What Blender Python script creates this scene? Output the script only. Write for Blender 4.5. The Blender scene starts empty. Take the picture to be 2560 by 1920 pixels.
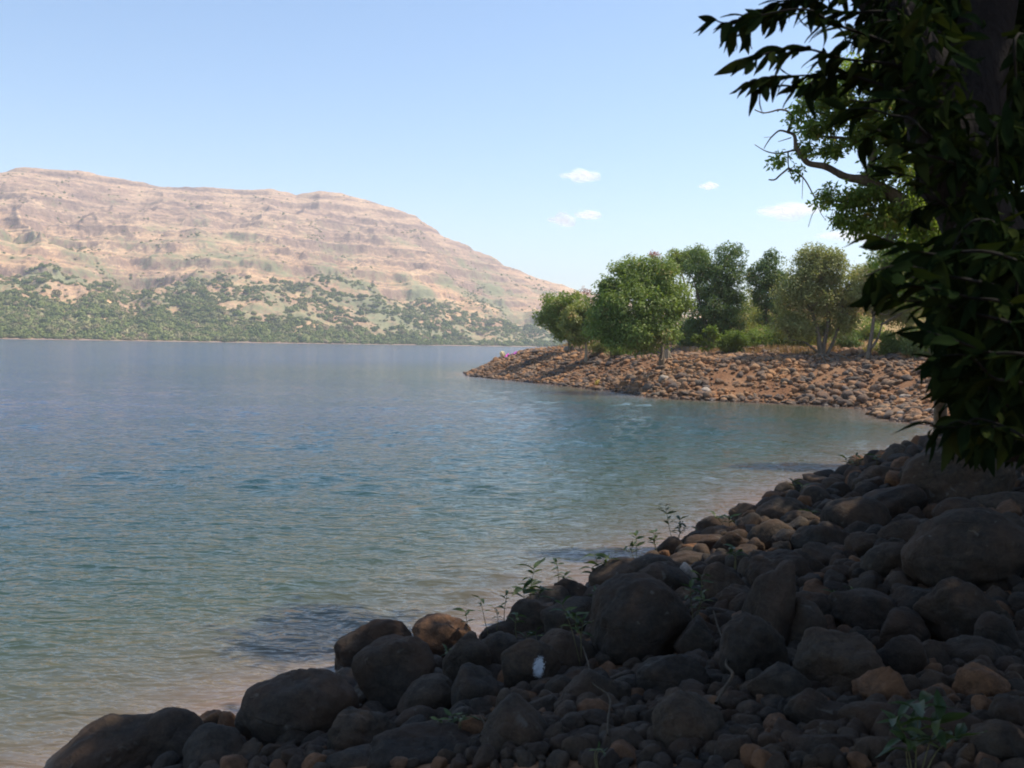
import bpy, bmesh, math, random
import numpy as np
from mathutils import Matrix, Vector, Euler

random.seed(7)
rng = np.random.default_rng(7)
SC = bpy.context.scene
COL = SC.collection
R = math.radians

# ------------------------------------------------------------------ camera
EYE = Vector((0.0, 0.0, 3.0))
F = 2490.0                                   # focal length in pixels of the 2560 wide photograph
CAMROT = (Matrix.Rotation(R(90 - 2.3), 3, 'X') @ Matrix.Rotation(R(1.05), 3, 'Z'))
cam = bpy.data.cameras.new('camera')
cam.lens = 36.0 * F / 2560.0
cam.sensor_width = 36.0
cam.clip_start = 0.05
cam.clip_end = 20000
cam.dof.use_dof = True
cam.dof.focus_distance = 60.0
cam.dof.aperture_fstop = 6.3
camo = bpy.data.objects.new('camera', cam)
camo.matrix_world = Matrix.Translation(EYE) @ CAMROT.to_4x4()
COL.objects.link(camo)
SC.camera = camo

# ------------------------------------------------------------------ light
SUN_EL, SUN_AZ = 60.0, 78.0                  # azimuth clockwise from +Y (the view direction)
sv = Vector((math.sin(R(SUN_AZ)) * math.cos(R(SUN_EL)), math.cos(R(SUN_AZ)) * math.cos(R(SUN_EL)), math.sin(R(SUN_EL))))
world = bpy.data.worlds.new('World')
SC.world = world
world.use_nodes = True
wn = world.node_tree
wn.nodes.clear()
sky = wn.nodes.new('ShaderNodeTexSky')
sky.sky_type = 'NISHITA'
sky.sun_disc = False
sky.sun_elevation = R(SUN_EL)
sky.sun_rotation = R(SUN_AZ)
sky.altitude = 500
sky.air_density = 1.15
sky.dust_density = 0.4
sky.ozone_density = 2.5
bgn = wn.nodes.new('ShaderNodeBackground')
bgn.inputs['Strength'].default_value = 0.15
wo = wn.nodes.new('ShaderNodeOutputWorld')
wn.links.new(sky.outputs[0], bgn.inputs['Color'])
wn.links.new(bgn.outputs[0], wo.inputs['Surface'])

sun = bpy.data.lights.new('sun', 'SUN')
sun.energy = 4.2
sun.angle = R(0.53)
sun.color = (1.0, 0.90, 0.76)
suno = bpy.data.objects.new('sun', sun)
suno.rotation_euler = sv.to_track_quat('Z', 'Y').to_euler()
suno.location = (30, -30, 60)
COL.objects.link(suno)

SC.view_settings.view_transform = 'Standard'
SC.view_settings.look = 'None'
SC.view_settings.gamma = 1.0
SC.view_settings.use_curve_mapping = False
SC.view_settings.exposure = 0.38
SC.cycles.max_bounces = 6
SC.cycles.diffuse_bounces = 3
SC.cycles.glossy_bounces = 2
SC.cycles.transmission_bounces = 3
SC.cycles.volume_bounces = 1
SC.cycles.transparent_max_bounces = 32
SC.cycles.caustics_reflective = False
SC.cycles.caustics_refractive = False
SC.cycles.sample_clamp_indirect = 4.0
SC.cycles.pixel_filter_type = 'BLACKMAN_HARRIS'
SC.cycles.filter_width = 1.9
SC.cycles.use_denoising = True

# ------------------------------------------------------------------ numpy noise
_perm = np.random.default_rng(3).permutation(256).astype(np.int64)
_perm = np.concatenate([_perm, _perm, _perm])
_g = np.random.default_rng(4).normal(size=(256, 3))
_g /= np.linalg.norm(_g, axis=1)[:, None]

def pnoise(x, y, z=0.0):
    x, y, z = np.broadcast_arrays(np.asarray(x, float), np.asarray(y, float), np.asarray(z, float))
    xi, yi, zi = np.floor(x).astype(int), np.floor(y).astype(int), np.floor(z).astype(int)
    xf, yf, zf = x - xi, y - yi, z - zi
    u, v, w = (t * t * t * (t * (t * 6 - 15) + 10) for t in (xf, yf, zf))
    xi &= 255; yi &= 255; zi &= 255
    def gr(dx, dy, dz):
        h = _perm[_perm[_perm[(xi + dx) & 255] + ((yi + dy) & 255)] + ((zi + dz) & 255)]
        g = _g[h]
        return g[..., 0] * (xf - dx) + g[..., 1] * (yf - dy) + g[..., 2] * (zf - dz)
    a = gr(0, 0, 0) * (1 - u) + gr(1, 0, 0) * u
    b = gr(0, 1, 0) * (1 - u) + gr(1, 1, 0) * u
    c = gr(0, 0, 1) * (1 - u) + gr(1, 0, 1) * u
    d = gr(0, 1, 1) * (1 - u) + gr(1, 1, 1) * u
    return (a * (1 - v) + b * v) * (1 - w) + (c * (1 - v) + d * v) * w

def fbm(x, y, z=0.0, octaves=4, gain=0.5, lac=2.03):
    s, a = 0.0, 1.0
    for i in range(octaves):
        s = s + a * pnoise(np.asarray(x) + 17.3 * i, np.asarray(y) - 9.1 * i, np.asarray(z) + 5.7 * i)
        x = np.asarray(x) * lac; y = np.asarray(y) * lac; z = np.asarray(z) * lac
        a *= gain
    return s

def sstep(a, b, x):
    t = np.clip((x - a) / (b - a), 0, 1)
    return t * t * (3 - 2 * t)

# ------------------------------------------------------------------ object helpers
def tag(o, label=None, cat=None, group=None, kind=None):
    if label: o['label'] = label
    if cat: o['category'] = cat
    if group: o['group'] = group
    if kind: o['kind'] = kind
    return o

def empty(name, loc):
    o = bpy.data.objects.new(name, None)
    o.empty_display_size = 0.2
    COL.objects.link(o)
    o.location = loc
    return o

def mesh_np(name, verts, faces, smooth=True, attrs=None):
    """verts (N,3), faces (M,k) with constant k"""
    verts = np.asarray(verts, np.float32)
    faces = np.asarray(faces, np.int32)
    me = bpy.data.meshes.new(name)
    me.vertices.add(len(verts))
    me.vertices.foreach_set('co', verts.ravel())
    k = faces.shape[1]
    me.loops.add(faces.size)
    me.loops.foreach_set('vertex_index', faces.ravel())
    me.polygons.add(len(faces))
    me.polygons.foreach_set('loop_start', np.arange(0, faces.size, k, dtype=np.int32))
    try:
        me.polygons.foreach_set('loop_total', np.full(len(faces), k, np.int32))
    except Exception:
        pass
    me.polygons.foreach_set('use_smooth', np.full(len(faces), smooth, bool))
    for an, av in (attrs or {}).items():
        a = me.attributes.new(an, 'FLOAT', 'POINT')
        a.data.foreach_set('value', np.asarray(av, np.float32))
    me.update()
    me.validate()
    return me

def obj(name, me, mat=None, parent=None):
    o = bpy.data.objects.new(name, me)
    if mat is not None and not me.materials:
        me.materials.append(mat)
    COL.objects.link(o)
    if parent is not None:
        o.parent = parent
        o.matrix_parent_inverse = Matrix.Translation(-Vector(parent.location))
    return o

# ------------------------------------------------------------------ photo pixel -> world
CR = np.array(CAMROT)
E = np.array(EYE)

def ray(px, py):
    px, py = np.asarray(px, float), np.asarray(py, float)
    v = np.stack([(px - 1280) / F, -(py - 960) / F, -np.ones_like(px)], -1)
    w = v @ CR.T
    return w                                    # unit depth along the view axis

def at_depth(px, py, d):
    """point seen at px,py whose forward distance (world y) is d"""
    w = ray(px, py)
    return E + w * (np.asarray(d, float) / w[..., 1])[..., None]

def on_water(px, py, z=0.0):
    w = ray(px, py)
    return E + w * ((z - E[2]) / w[..., 2])[..., None]

def to_px(p):
    q = (np.asarray(p, float) - E) @ CR
    return 1280 - F * q[..., 0] / q[..., 2], 960 + F * q[..., 1] / q[..., 2]

# ------------------------------------------------------------------ land polygon
near_px = [(-260, 2200), (60, 2040), (260, 1965), (480, 1885), (640, 1800), (860, 1720), (1000, 1685), (1130, 1660),
           (1240, 1605), (1400, 1520), (1560, 1455), (1650, 1400), (1780, 1345), (1900, 1288), (1970, 1240), (2100, 1192),
           (2210, 1155), (2290, 1130), (2370, 1102), (2395, 1086), (2385, 1072), (2330, 1062), (2260, 1054), (2205, 1044), (2195, 1026),
           (2130, 1019), (2060, 1014), (1960, 1009), (1860, 1005), (1760, 1001), (1660, 996), (1600, 989), (1520, 977),
           (1450, 968), (1360, 959), (1260, 949), (1175, 940)]
sh = on_water(np.array([p[0] for p in near_px]), np.array([p[1] for p in near_px]))[:, :2]
poly = [(-9.0, -2.0), (-14.0, -40.0), (260.0, -40.0), (420.0, 330.0), (150.0, 330.0), (70.0, 190.0), (35.0, 150.0),
        (10.0, 130.0), (0.0, 114.0), (-4.5, 101.0)]
POLY = np.array([tuple(p) for p in sh[::-1]][::-1] + poly[::-1])   # near shore outward, round the headland, back behind the camera

def sdist(x, y):
    """signed distance to the shore, positive on land"""
    x = np.asarray(x, float); y = np.asarray(y, float)
    d2 = np.full(x.shape, 1e18)
    inside = np.zeros(x.shape, bool)
    n = len(POLY)
    for i in range(n):
        ax, ay = POLY[i]; bx, by = POLY[(i + 1) % n]
        ex, ey = bx - ax, by - ay
        t = np.clip(((x - ax) * ex + (y - ay) * ey) / (ex * ex + ey * ey), 0, 1)
        dx, dy = x - ax - t * ex, y - ay - t * ey
        d2 = np.minimum(d2, dx * dx + dy * dy)
        c = (ay > y) != (by > y)
        if ay != by:
            inside ^= c & (x < (bx - ax) * (y - ay) / (by - ay) + ax)
    d = np.sqrt(d2)
    return np.where(inside, d, -d)

def ground_z(x, y, detail=True):
    x = np.asarray(x, float); y = np.asarray(y, float)
    s = sdist(x, y)
    far = sstep(36, 44, y)
    zn = 0.235 * s - 0.004 * np.clip(s, 0, 30) ** 2
    # headland: steep stony slope to a brow, then a gently rising wooded back
    zh = np.where(s < 5, 0.42 * s, np.where(s < 9, 2.1 + 0.14 * (s - 5), 2.66 + 0.10 * (s - 9)))
    hill = 10.5 * np.exp(-(((x - 33) / 17) ** 2 + ((y - 138) / 26) ** 2))
    zh = zh + hill * sstep(8, 30, s)
    z = np.where(s > 0, zn * (1 - far) + zh * far, np.maximum(s * 0.22, -5.0))
    z = np.where((s > 30) & (far < 1), np.maximum(z, 3.4), z)
    if detail:
        a = np.clip(0.5 + s * 0.2, 0.2, 1.2)
        z = z + (fbm(x * 0.35, y * 0.35, 3.3, 3) * 0.22 + fbm(x * 1.6, y * 1.6, 8.1, 2) * 0.05) * a * np.clip(s + 0.8, 0, 1)
    return z

_hx = np.arange(-30, 120.01, 0.25); _hy = np.arange(-6, 180.01, 0.25)
_HX, _HY = np.meshgrid(_hx, _hy)
_HZ = None
def ground_fast(x, y):
    """height of the ground read from a table"""
    global _HZ
    if _HZ is None: _HZ = ground_z(_HX, _HY, False)
    u = np.clip((x + 30) / 0.25, 0, len(_hx) - 1.001); v = np.clip((y + 6) / 0.25, 0, len(_hy) - 1.001)
    i, j = v.astype(int), u.astype(int); fv, fu = v - i, u - j
    return (_HZ[i, j] * (1 - fu) + _HZ[i, j + 1] * fu) * (1 - fv) + (_HZ[i + 1, j] * (1 - fu) + _HZ[i + 1, j + 1] * fu) * fv

def march(px, py, lift=0.0, dmax=240.0):
    """where the ray through each pixel meets the ground raised by lift"""
    px = np.atleast_1d(np.asarray(px, float)); py = np.atleast_1d(np.asarray(py, float))
    w = ray(px, py)
    lift = np.broadcast_to(np.asarray(lift, float), px.shape)
    ts = np.concatenate([np.arange(2.0, 12, 0.08), np.arange(12, 45, 0.2), np.arange(45, dmax if len(px) < 500 else 46, 0.4)])
    P = E[None, None] + w[:, None, :] * ts[None, :, None]
    g = np.maximum(ground_fast(P[..., 0], P[..., 1]), -0.02)
    hit = P[..., 2] < g + lift[:, None]
    k = np.where(hit.any(1), hit.argmax(1), len(ts) - 1)
    return P[np.arange(len(px)), k], ts[k]

# ------------------------------------------------------------------ materials
class NT:
    def __init__(self, name):
        self.m = bpy.data.materials.new(name)
        self.m.use_nodes = True
        self.t = self.m.node_tree
        self.t.nodes.clear()
        self.out = self.t.nodes.new('ShaderNodeOutputMaterial')
    def n(self, typ, **kw):
        nd = self.t.nodes.new(typ)
        for k, v in kw.items():
            if k.startswith('i_'):
                key = k[2:].replace('_', ' ')
                nd.inputs[key].default_value = v
            else:
                setattr(nd, k, v)
        return nd
    def l(self, a, b): self.t.links.new(a, b)
    def coords(self, kind='Object', scale=(1, 1, 1)):
        if kind == 'World':
            g = self.n('ShaderNodeNewGeometry'); src = g.outputs['Position']
        else:
            g = self.n('ShaderNodeTexCoord'); src = g.outputs[kind]
        mp = self.n('ShaderNodeMapping')
        mp.inputs['Scale'].default_value = scale
        self.l(src, mp.inputs['Vector'])
        return mp.outputs[0]
    def noise(self, vec, scale, detail=4, rough=0.55, dist=0.0):
        nd = self.n('ShaderNodeTexNoise')
        nd.inputs['Scale'].default_value = scale
        nd.inputs['Detail'].default_value = detail
        nd.inputs['Roughness'].default_value = rough
        nd.inputs['Distortion'].default_value = dist
        self.l(vec, nd.inputs['Vector'])
        return nd.outputs['Fac']
    def ramp(self, fac, stops):
        r = self.n('ShaderNodeValToRGB')
        el = r.color_ramp.elements
        while len(el) < len(stops): el.new(0.5)
        for e, (p, c) in zip(el, stops):
            e.position = p
            e.color = (*c, 1) if len(c) == 3 else c
        self.l(fac, r.inputs[0])
        return r.outputs[0]
    def mix(self, fac, a, b, mode='MIX'):
        m = self.n('ShaderNodeMix', data_type='RGBA', blend_type=mode)
        for sock, v in ((m.inputs[0], fac), (m.inputs[6], a), (m.inputs[7], b)):
            if hasattr(v, 'links') or isinstance(v, bpy.types.NodeSocket): self.l(v, sock)
            elif isinstance(v, (int, float)): sock.default_value = v
            else: sock.default_value = (*v, 1)
        return m.outputs[2]
    def math(self, op, a, b=0.0, clamp=False):
        m = self.n('ShaderNodeMath', operation=op, use_clamp=clamp)
        for sock, v in ((m.inputs[0], a), (m.inputs[1], b)):
            if isinstance(v, bpy.types.NodeSocket): self.l(v, sock)
            else: sock.default_value = v
        return m.outputs[0]
    def bump(self, h, strength, dist, prev=None):
        b = self.n('ShaderNodeBump')
        b.inputs['Strength'].default_value = strength
        b.inputs['Distance'].default_value = dist
        self.l(h, b.inputs['Height'])
        if prev is not None: self.l(prev, b.inputs['Normal'])
        return b.outputs[0]
    def principled(self, col, rough=0.8, normal=None, spec=0.3):
        p = self.n('ShaderNodeBsdfPrincipled')
        if isinstance(col, bpy.types.NodeSocket): self.l(col, p.inputs['Base Color'])
        else: p.inputs['Base Color'].default_value = (*col, 1)
        if isinstance(rough, bpy.types.NodeSocket): self.l(rough, p.inputs['Roughness'])
        else: p.inputs['Roughness'].default_value = rough
        p.inputs['Specular IOR Level'].default_value = spec
        if normal is not None: self.l(normal, p.inputs['Normal'])
        self.l(p.outputs[0], self.out.inputs['Surface'])
        return p
    def rand(self):
        return self.n('ShaderNodeObjectInfo').outputs['Random']

def rock_material(name, cols, dust, dustamt, wet=True, scale=1.0, splash=None, splash_size=0.1):
    t = NT(name)
    v = t.coords('Object')
    w = t.coords('World')
    n1 = t.noise(w, 2.1 * scale, 5, 0.6)
    n2 = t.noise(w, 17 * scale, 6, 0.7)
    n3 = t.noise(w, 90 * scale, 3, 0.6)
    base = t.ramp(t.rand(), [(0.0, cols[0]), (0.35, cols[1]), (0.7, cols[2]), (1.0, cols[3])])
    mot = t.ramp(n2, [(0.3, (0.5, 0.5, 0.5)), (0.5, (1, 1, 1)), (0.72, (1.6, 1.5, 1.38))])
    c = t.mix(1.0, base, mot, 'MULTIPLY')
    fine = t.ramp(n3, [(0.35, (0.75, 0.75, 0.75)), (0.65, (1.2, 1.2, 1.2))])
    c = t.mix(0.6, c, fine, 'MULTIPLY')
    dm = t.math('MULTIPLY', t.ramp(n1, [(0.42, (0, 0, 0)), (0.66, (1, 1, 1))]), dustamt)
    c = t.mix(dm, c, dust)
    big = t.noise(w, 0.22, 3, 0.6)
    c = t.mix(0.8 if scale < 1 else 0.3, c, t.ramp(big, [(0.32, (0.62, 0.60, 0.60)), (0.5, (1, 1, 1)), (0.68, (1.3, 1.18, 1.0))]), 'MULTIPLY')
    lich = t.ramp(t.noise(w, 9.0 * scale, 3, 0.5, 0.6), [(0.66, (0, 0, 0)), (0.73, (1, 1, 1))])
    c = t.mix(t.math('MULTIPLY', lich, 0.35), c, (0.16, 0.15, 0.125))
    if splash is not None:
        mp = t.n('ShaderNodeVectorMath', operation='SUBTRACT')
        t.l(v, mp.inputs[0]); mp.inputs[1].default_value = splash
        sc_ = t.n('ShaderNodeVectorMath', operation='MULTIPLY')
        t.l(mp.outputs[0], sc_.inputs[0]); sc_.inputs[1].default_value = (1.9, 0.6, 1.0)
        ln = t.n('ShaderNodeVectorMath', operation='LENGTH')
        t.l(sc_.outputs[0], ln.inputs[0])
        wob = t.math('MULTIPLY', t.noise(v, 26, 4, 0.7), splash_size * 1.3)
        dd = t.math('ADD', ln.outputs['Value'], wob)
        mk = t.math('LESS_THAN', dd, splash_size * 1.5)
        c = t.mix(mk, c, (0.72, 0.74, 0.74))
    rough = 0.85
    if wet:
        sp = t.n('ShaderNodeSeparateXYZ'); g = t.n('ShaderNodeNewGeometry'); t.l(g.outputs['Position'], sp.inputs[0])
        zz = t.math('ADD', sp.outputs['Z'], t.math('MULTIPLY', n1, 0.16))
        wm = t.ramp(zz, [(0.17, (1, 1, 1)), (0.27, (0, 0, 0))])
        c = t.mix(t.math('MULTIPLY', wm, 0.72), c, (0.018, 0.015, 0.013))
        rough = t.ramp(zz, [(0.17, (0.35, 0.35, 0.35)), (0.27, (0.88, 0.88, 0.88))])
    crk = t.n('ShaderNodeTexVoronoi', feature='DISTANCE_TO_EDGE'); crk.inputs['Scale'].default_value = 2.6 * scale
    t.l(t.coords('World', (1, 0.8, 1.3)), crk.inputs['Vector'])
    b = t.bump(t.ramp(crk.outputs[0], [(0.0, (0, 0, 0)), (0.035, (1, 1, 1))]), 0.35, 0.012 / scale)
    b = t.bump(t.noise(w, 6 * scale, 4, 0.6), 0.6, 0.06 / scale, b)
    b = t.bump(n2, 0.6, 0.03 / scale, b)
    b = t.bump(n3, 0.5, 0.008 / scale, b)
    t.principled(c, rough, b, 0.25)
    return t.m

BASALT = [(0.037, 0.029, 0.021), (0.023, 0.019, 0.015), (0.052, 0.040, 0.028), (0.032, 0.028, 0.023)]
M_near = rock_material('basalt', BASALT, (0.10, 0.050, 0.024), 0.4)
M_rust = rock_material('rusty_basalt', [(0.11, 0.060, 0.033), (0.09, 0.053, 0.032), (0.13, 0.068, 0.035), (0.08, 0.052, 0.034)], (0.18, 0.078, 0.028), 0.5)
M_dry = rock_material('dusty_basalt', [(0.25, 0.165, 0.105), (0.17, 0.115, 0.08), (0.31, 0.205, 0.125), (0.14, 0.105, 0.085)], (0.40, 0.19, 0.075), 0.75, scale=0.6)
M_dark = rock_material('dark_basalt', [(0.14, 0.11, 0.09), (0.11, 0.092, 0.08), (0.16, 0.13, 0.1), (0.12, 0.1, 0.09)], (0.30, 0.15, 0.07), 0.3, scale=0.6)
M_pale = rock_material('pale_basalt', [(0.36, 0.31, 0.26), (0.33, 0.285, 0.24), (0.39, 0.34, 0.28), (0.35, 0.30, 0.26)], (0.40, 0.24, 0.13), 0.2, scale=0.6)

def soil_material():
    t = NT('red_soil')
    w = t.coords('World')
    n1 = t.noise(w, 0.35, 5, 0.6); n2 = t.noise(w, 6, 5, 0.7); n3 = t.noise(w, 40, 4, 0.7)
    c = t.ramp(n1, [(0.3, (0.21, 0.105, 0.055)), (0.5, (0.28, 0.15, 0.08)), (0.7, (0.33, 0.20, 0.115))])
    c = t.mix(0.8, c, t.ramp(n2, [(0.3, (0.45, 0.45, 0.47)), (0.55, (1, 1, 1)), (0.8, (1.25, 1.2, 1.1))]), 'MULTIPLY')
    # dry grass thatch on the back of the headland
    sp = t.n('ShaderNodeSeparateXYZ'); g = t.n('ShaderNodeNewGeometry'); t.l(g.outputs['Position'], sp.inputs[0])
    hz = t.math('ADD', sp.outputs['Z'], t.math('MULTIPLY', n2, 1.5))
    gm = t.n('ShaderNodeMapRange'); t.l(hz, gm.inputs[0]); gm.inputs[1].default_value = 3.6; gm.inputs[2].default_value = 5.0
    c = t.mix(gm.outputs[0], c, t.ramp(n3, [(0.3, (0.26, 0.17, 0.07)), (0.7, (0.46, 0.32, 0.15))]))
    wm = t.ramp(t.math('ADD', sp.outputs['Z'], t.math('MULTIPLY', n1, 0.1)), [(0.08, (1, 1, 1)), (0.16, (0, 0, 0))])
    c = t.mix(t.math('MULTIPLY', wm, 0.6), c, (0.07, 0.035, 0.02))
    b = t.bump(n2, 0.8, 0.08); b = t.bump(n3, 0.7, 0.02, b)
    t.principled(c, 0.95, b, 0.1)
    return t.m
M_soil = soil_material()

def leaf_material(name, ramp, transl=0.25, rough=0.5, spec=0.3, tcol=None, byrand=False, veins=False):
    t = NT(name)
    if byrand:
        r = t.rand()
    else:
        a = t.n('ShaderNodeAttribute', attribute_name='rnd'); r = a.outputs['Fac']
    c = t.ramp(r, ramp)
    if veins:
        tc = t.coords('Object')
        nn = t.noise(tc, 60, 3)
        c = t.mix(0.5, c, t.ramp(nn, [(0.3, (0.7, 0.7, 0.7)), (0.7, (1.25, 1.25, 1.25))]), 'MULTIPLY')
    p = t.principled(c, rough, None, spec)
    if transl > 0:
        tr = t.n('ShaderNodeBsdfTranslucent')
        br = t.mix(1.0, c, tcol or (1.5, 1.7, 0.7), 'MULTIPLY')
        t.l(br, tr.inputs[0])
        mx = t.n('ShaderNodeMixShader'); mx.inputs[0].default_value = transl
        t.l(p.outputs[0], mx.inputs[1]); t.l(tr.outputs[0], mx.inputs[2])
        t.l(mx.outputs[0], t.out.inputs['Surface'])
    return t.m

G = lambda *s: list(s)
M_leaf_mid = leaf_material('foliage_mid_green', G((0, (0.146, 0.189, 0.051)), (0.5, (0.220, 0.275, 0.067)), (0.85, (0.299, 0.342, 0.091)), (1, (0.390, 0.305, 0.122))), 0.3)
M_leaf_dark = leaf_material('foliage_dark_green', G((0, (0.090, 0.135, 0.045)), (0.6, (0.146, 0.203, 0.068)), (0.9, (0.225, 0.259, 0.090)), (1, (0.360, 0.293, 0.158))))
M_leaf_yel = leaf_material('foliage_yellow_green', G((0, (0.160, 0.184, 0.047)), (0.5, (0.255, 0.263, 0.064)), (0.9, (0.351, 0.319, 0.096)), (1, (0.398, 0.255, 0.096))))
M_leaf_oliv = leaf_material('foliage_grey_olive', G((0, (0.224, 0.230, 0.095)), (0.5, (0.314, 0.308, 0.123)), (0.85, (0.403, 0.370, 0.168)), (1, (0.470, 0.347, 0.190))), 0.3)
M_leaf_brt = leaf_material('foliage_bright_green', G((0, (0.12, 0.165, 0.035)), (0.5, (0.16, 0.21, 0.04)), (1, (0.22, 0.25, 0.06))), 0.3)
M_leaf_red = leaf_material('foliage_red', G((0, (0.42, 0.16, 0.10)), (0.6, (0.50, 0.24, 0.16)), (1, (0.40, 0.29, 0.19))), 0.2, tcol=(1.2, 1, 1))
M_leaf_bank = leaf_material('foliage_bank_tree', G((0, (0.13, 0.18, 0.04)), (0.5, (0.21, 0.27, 0.06)), (0.85, (0.31, 0.36, 0.08)), (1, (0.42, 0.30, 0.10))), 0.42)
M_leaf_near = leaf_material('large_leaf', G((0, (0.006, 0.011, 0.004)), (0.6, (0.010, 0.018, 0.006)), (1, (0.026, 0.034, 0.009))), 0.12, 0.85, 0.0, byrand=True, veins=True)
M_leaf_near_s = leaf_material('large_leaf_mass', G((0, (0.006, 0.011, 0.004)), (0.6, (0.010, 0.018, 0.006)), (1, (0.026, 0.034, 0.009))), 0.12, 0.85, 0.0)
M_leaf_seed = leaf_material('seedling_leaf', G((0, (0.03, 0.052, 0.016)), (0.6, (0.045, 0.075, 0.02)), (1, (0.10, 0.125, 0.035))), 0.25, byrand=True)
M_grass = leaf_material('dry_grass', G((0, (0.30, 0.19, 0.08)), (0.5, (0.42, 0.28, 0.12)), (1, (0.50, 0.36, 0.17))), 0.2, tcol=(1.1, 1, 0.8))

def bark_material(name, a, b_, scale=6, bumpd=0.02):
    t = NT(name)
    v = t.coords('World', (1, 1, 0.28))
    n1 = t.noise(v, scale, 6, 0.65, 0.4); n2 = t.noise(v, scale * 5, 4, 0.6)
    c = t.ramp(n1, [(0.3, a), (0.7, b_)])
    c = t.mix(0.7, c, t.ramp(n2, [(0.3, (0.6, 0.6, 0.6)), (0.7, (1.25, 1.25, 1.2))]), 'MULTIPLY')
    bb = t.bump(n1, 0.9, bumpd); bb = t.bump(n2, 0.5, bumpd * 0.3, bb)
    t.principled(c, 0.9, bb, 0.15)
    return t.m
M_bark = bark_material('grey_bark', (0.12, 0.09, 0.065), (0.30, 0.235, 0.17))
M_bark_pale = bark_material('pale_bark', (0.28, 0.21, 0.14), (0.50, 0.41, 0.30))
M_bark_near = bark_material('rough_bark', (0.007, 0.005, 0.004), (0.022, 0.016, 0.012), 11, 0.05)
M_vine = bark_material('dead_vine_bark', (0.04, 0.03, 0.02), (0.10, 0.075, 0.05), 20, 0.002)
M_twig = bark_material('dark_twig', (0.005, 0.004, 0.003), (0.012, 0.010, 0.007), 20, 0.002)
M_stem = bark_material('green_stem', (0.10, 0.10, 0.04), (0.17, 0.14, 0.07), 20, 0.002)

# ------------------------------------------------------------------ ground sheet
def axis(lo, hi, c, fine, grow):
    a = [c]; s = fine
    while a[-1] < hi:
        a.append(a[-1] + s); s = min(s * grow, 12)
    b = [c]; s = fine
    while b[-1] > lo:
        b.append(b[-1] - s); s = min(s * grow, 12)
    return np.array(b[:0:-1] + a)
def graded(lo, hi, knots):
    out = [lo]
    while out[-1] < hi:
        out.append(out[-1] + np.interp(out[-1], [k[0] for k in knots], [k[1] for k in knots]))
    return np.array(out)

def grid_faces(nx, ny):
    i = np.arange(nx - 1)[None, :] + np.arange(ny - 1)[:, None] * nx
    return np.stack([i, i + 1, i + 1 + nx, i + nx], -1).reshape(-1, 4)

gx = graded(-300, 460, [(-300, 30), (-20, 3), (-9, 0.22), (22, 0.25), (60, 0.6), (120, 4), (460, 25)])
gy = graded(-60, 420, [(-60, 8), (-5, 1.0), (2, 0.18), (25, 0.3), (48, 0.4), (100, 0.6), (150, 3), (420, 20)])
X, Y = np.meshgrid(gx, gy)
Z = ground_z(X, Y)
gm = mesh_np('ground', np.stack([X, Y, Z], -1).reshape(-1, 3), grid_faces(len(gx), len(gy)))
tag(obj('ground', gm, M_soil), kind='structure')

# ------------------------------------------------------------------ lake water: rings round the viewpoint, finer close by
def water_material():
    t = NT('lake_water')
    a = t.n('ShaderNodeAttribute', attribute_name='shore')
    w = t.coords('World')
    nb = t.noise(w, 0.16, 3, 0.55)
    s = t.math('ADD', a.outputs['Fac'], t.math('MULTIPLY', t.math('SUBTRACT', nb, 0.5), 1.6))
    s = t.math('DIVIDE', t.math('MAXIMUM', s, 0.0), 40.0)
    c = t.ramp(s, [(0.0, (0.25, 0.155, 0.11)), (0.014, (0.165, 0.12, 0.085)), (0.035, (0.10, 0.092, 0.06)), (0.08, (0.048, 0.068, 0.042)),
                   (0.2, (0.020, 0.056, 0.052)), (0.7, (0.016, 0.058, 0.112)), (1.0, (0.016, 0.068, 0.150))])  # turbid body colour, with tree green and sky blue reflections painted in
    v1 = t.coords('World', (0.55, 1.25, 1))
    rot = t.n('ShaderNodeVectorRotate', rotation_type='Z_AXIS'); rot.inputs['Angle'].default_value = R(12)
    t.l(v1, rot.inputs['Vector'])
    vv = rot.outputs[0]
    n0 = t.noise(vv, 0.9, 2, 0.5, 0.5)
    n1 = t.noise(vv, 3.2, 2, 0.5, 0.9)
    n2 = t.noise(vv, 9.0, 2, 0.5, 0.6)
    gust = t.ramp(t.noise(t.coords('World', (0.35, 1, 1)), 0.05, 3, 0.6), [(0.35, (0.8, 0.8, 0.8)), (0.65, (1.1, 1.1, 1.1))])
    h = t.math('ADD', t.math('MULTIPLY', n1, 0.075), t.math('MULTIPLY', n2, 0.022))
    h = t.math('ADD', h, t.math('MULTIPLY', n0, 0.05))
    h = t.math('MULTIPLY', h, gust)
    b = t.bump(h, 1.0, 1.0)
    def slope(scale, k, prev):
        nd = t.n('ShaderNodeTexNoise'); nd.inputs['Scale'].default_value = scale; nd.inputs['Detail'].default_value = 1; t.l(vv, nd.inputs['Vector'])
        a_ = t.n('ShaderNodeVectorMath', operation='SUBTRACT'); t.l(nd.outputs['Color'], a_.inputs[0]); a_.inputs[1].default_value = (0.5, 0.5, 0.5)
        m_ = t.n('ShaderNodeVectorMath', operation='MULTIPLY'); t.l(a_.outputs[0], m_.inputs[0]); m_.inputs[1].default_value = (k * 0.8, k, 0)
        s_ = t.n('ShaderNodeVectorMath', operation='ADD'); t.l(m_.outputs[0], s_.inputs[0]); t.l(prev, s_.inputs[1])
        return s_.outputs[0]
    b = slope(6.0, 0.42, b); b = slope(19.0, 0.52, b)
    nz = t.n('ShaderNodeVectorMath', operation='NORMALIZE'); t.l(b, nz.inputs[0]); b = nz.outputs[0]
    p = t.principled(c, 0.1, b, 0.5)
    p.inputs['IOR'].default_value = 1.333
    return t.m
M_water = water_material()
rad = [3.0]
while rad[-1] < 2600: rad.append(rad[-1] * (1.006 if rad[-1] < 90 else 1.06))
rad = np.array(rad)
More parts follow.
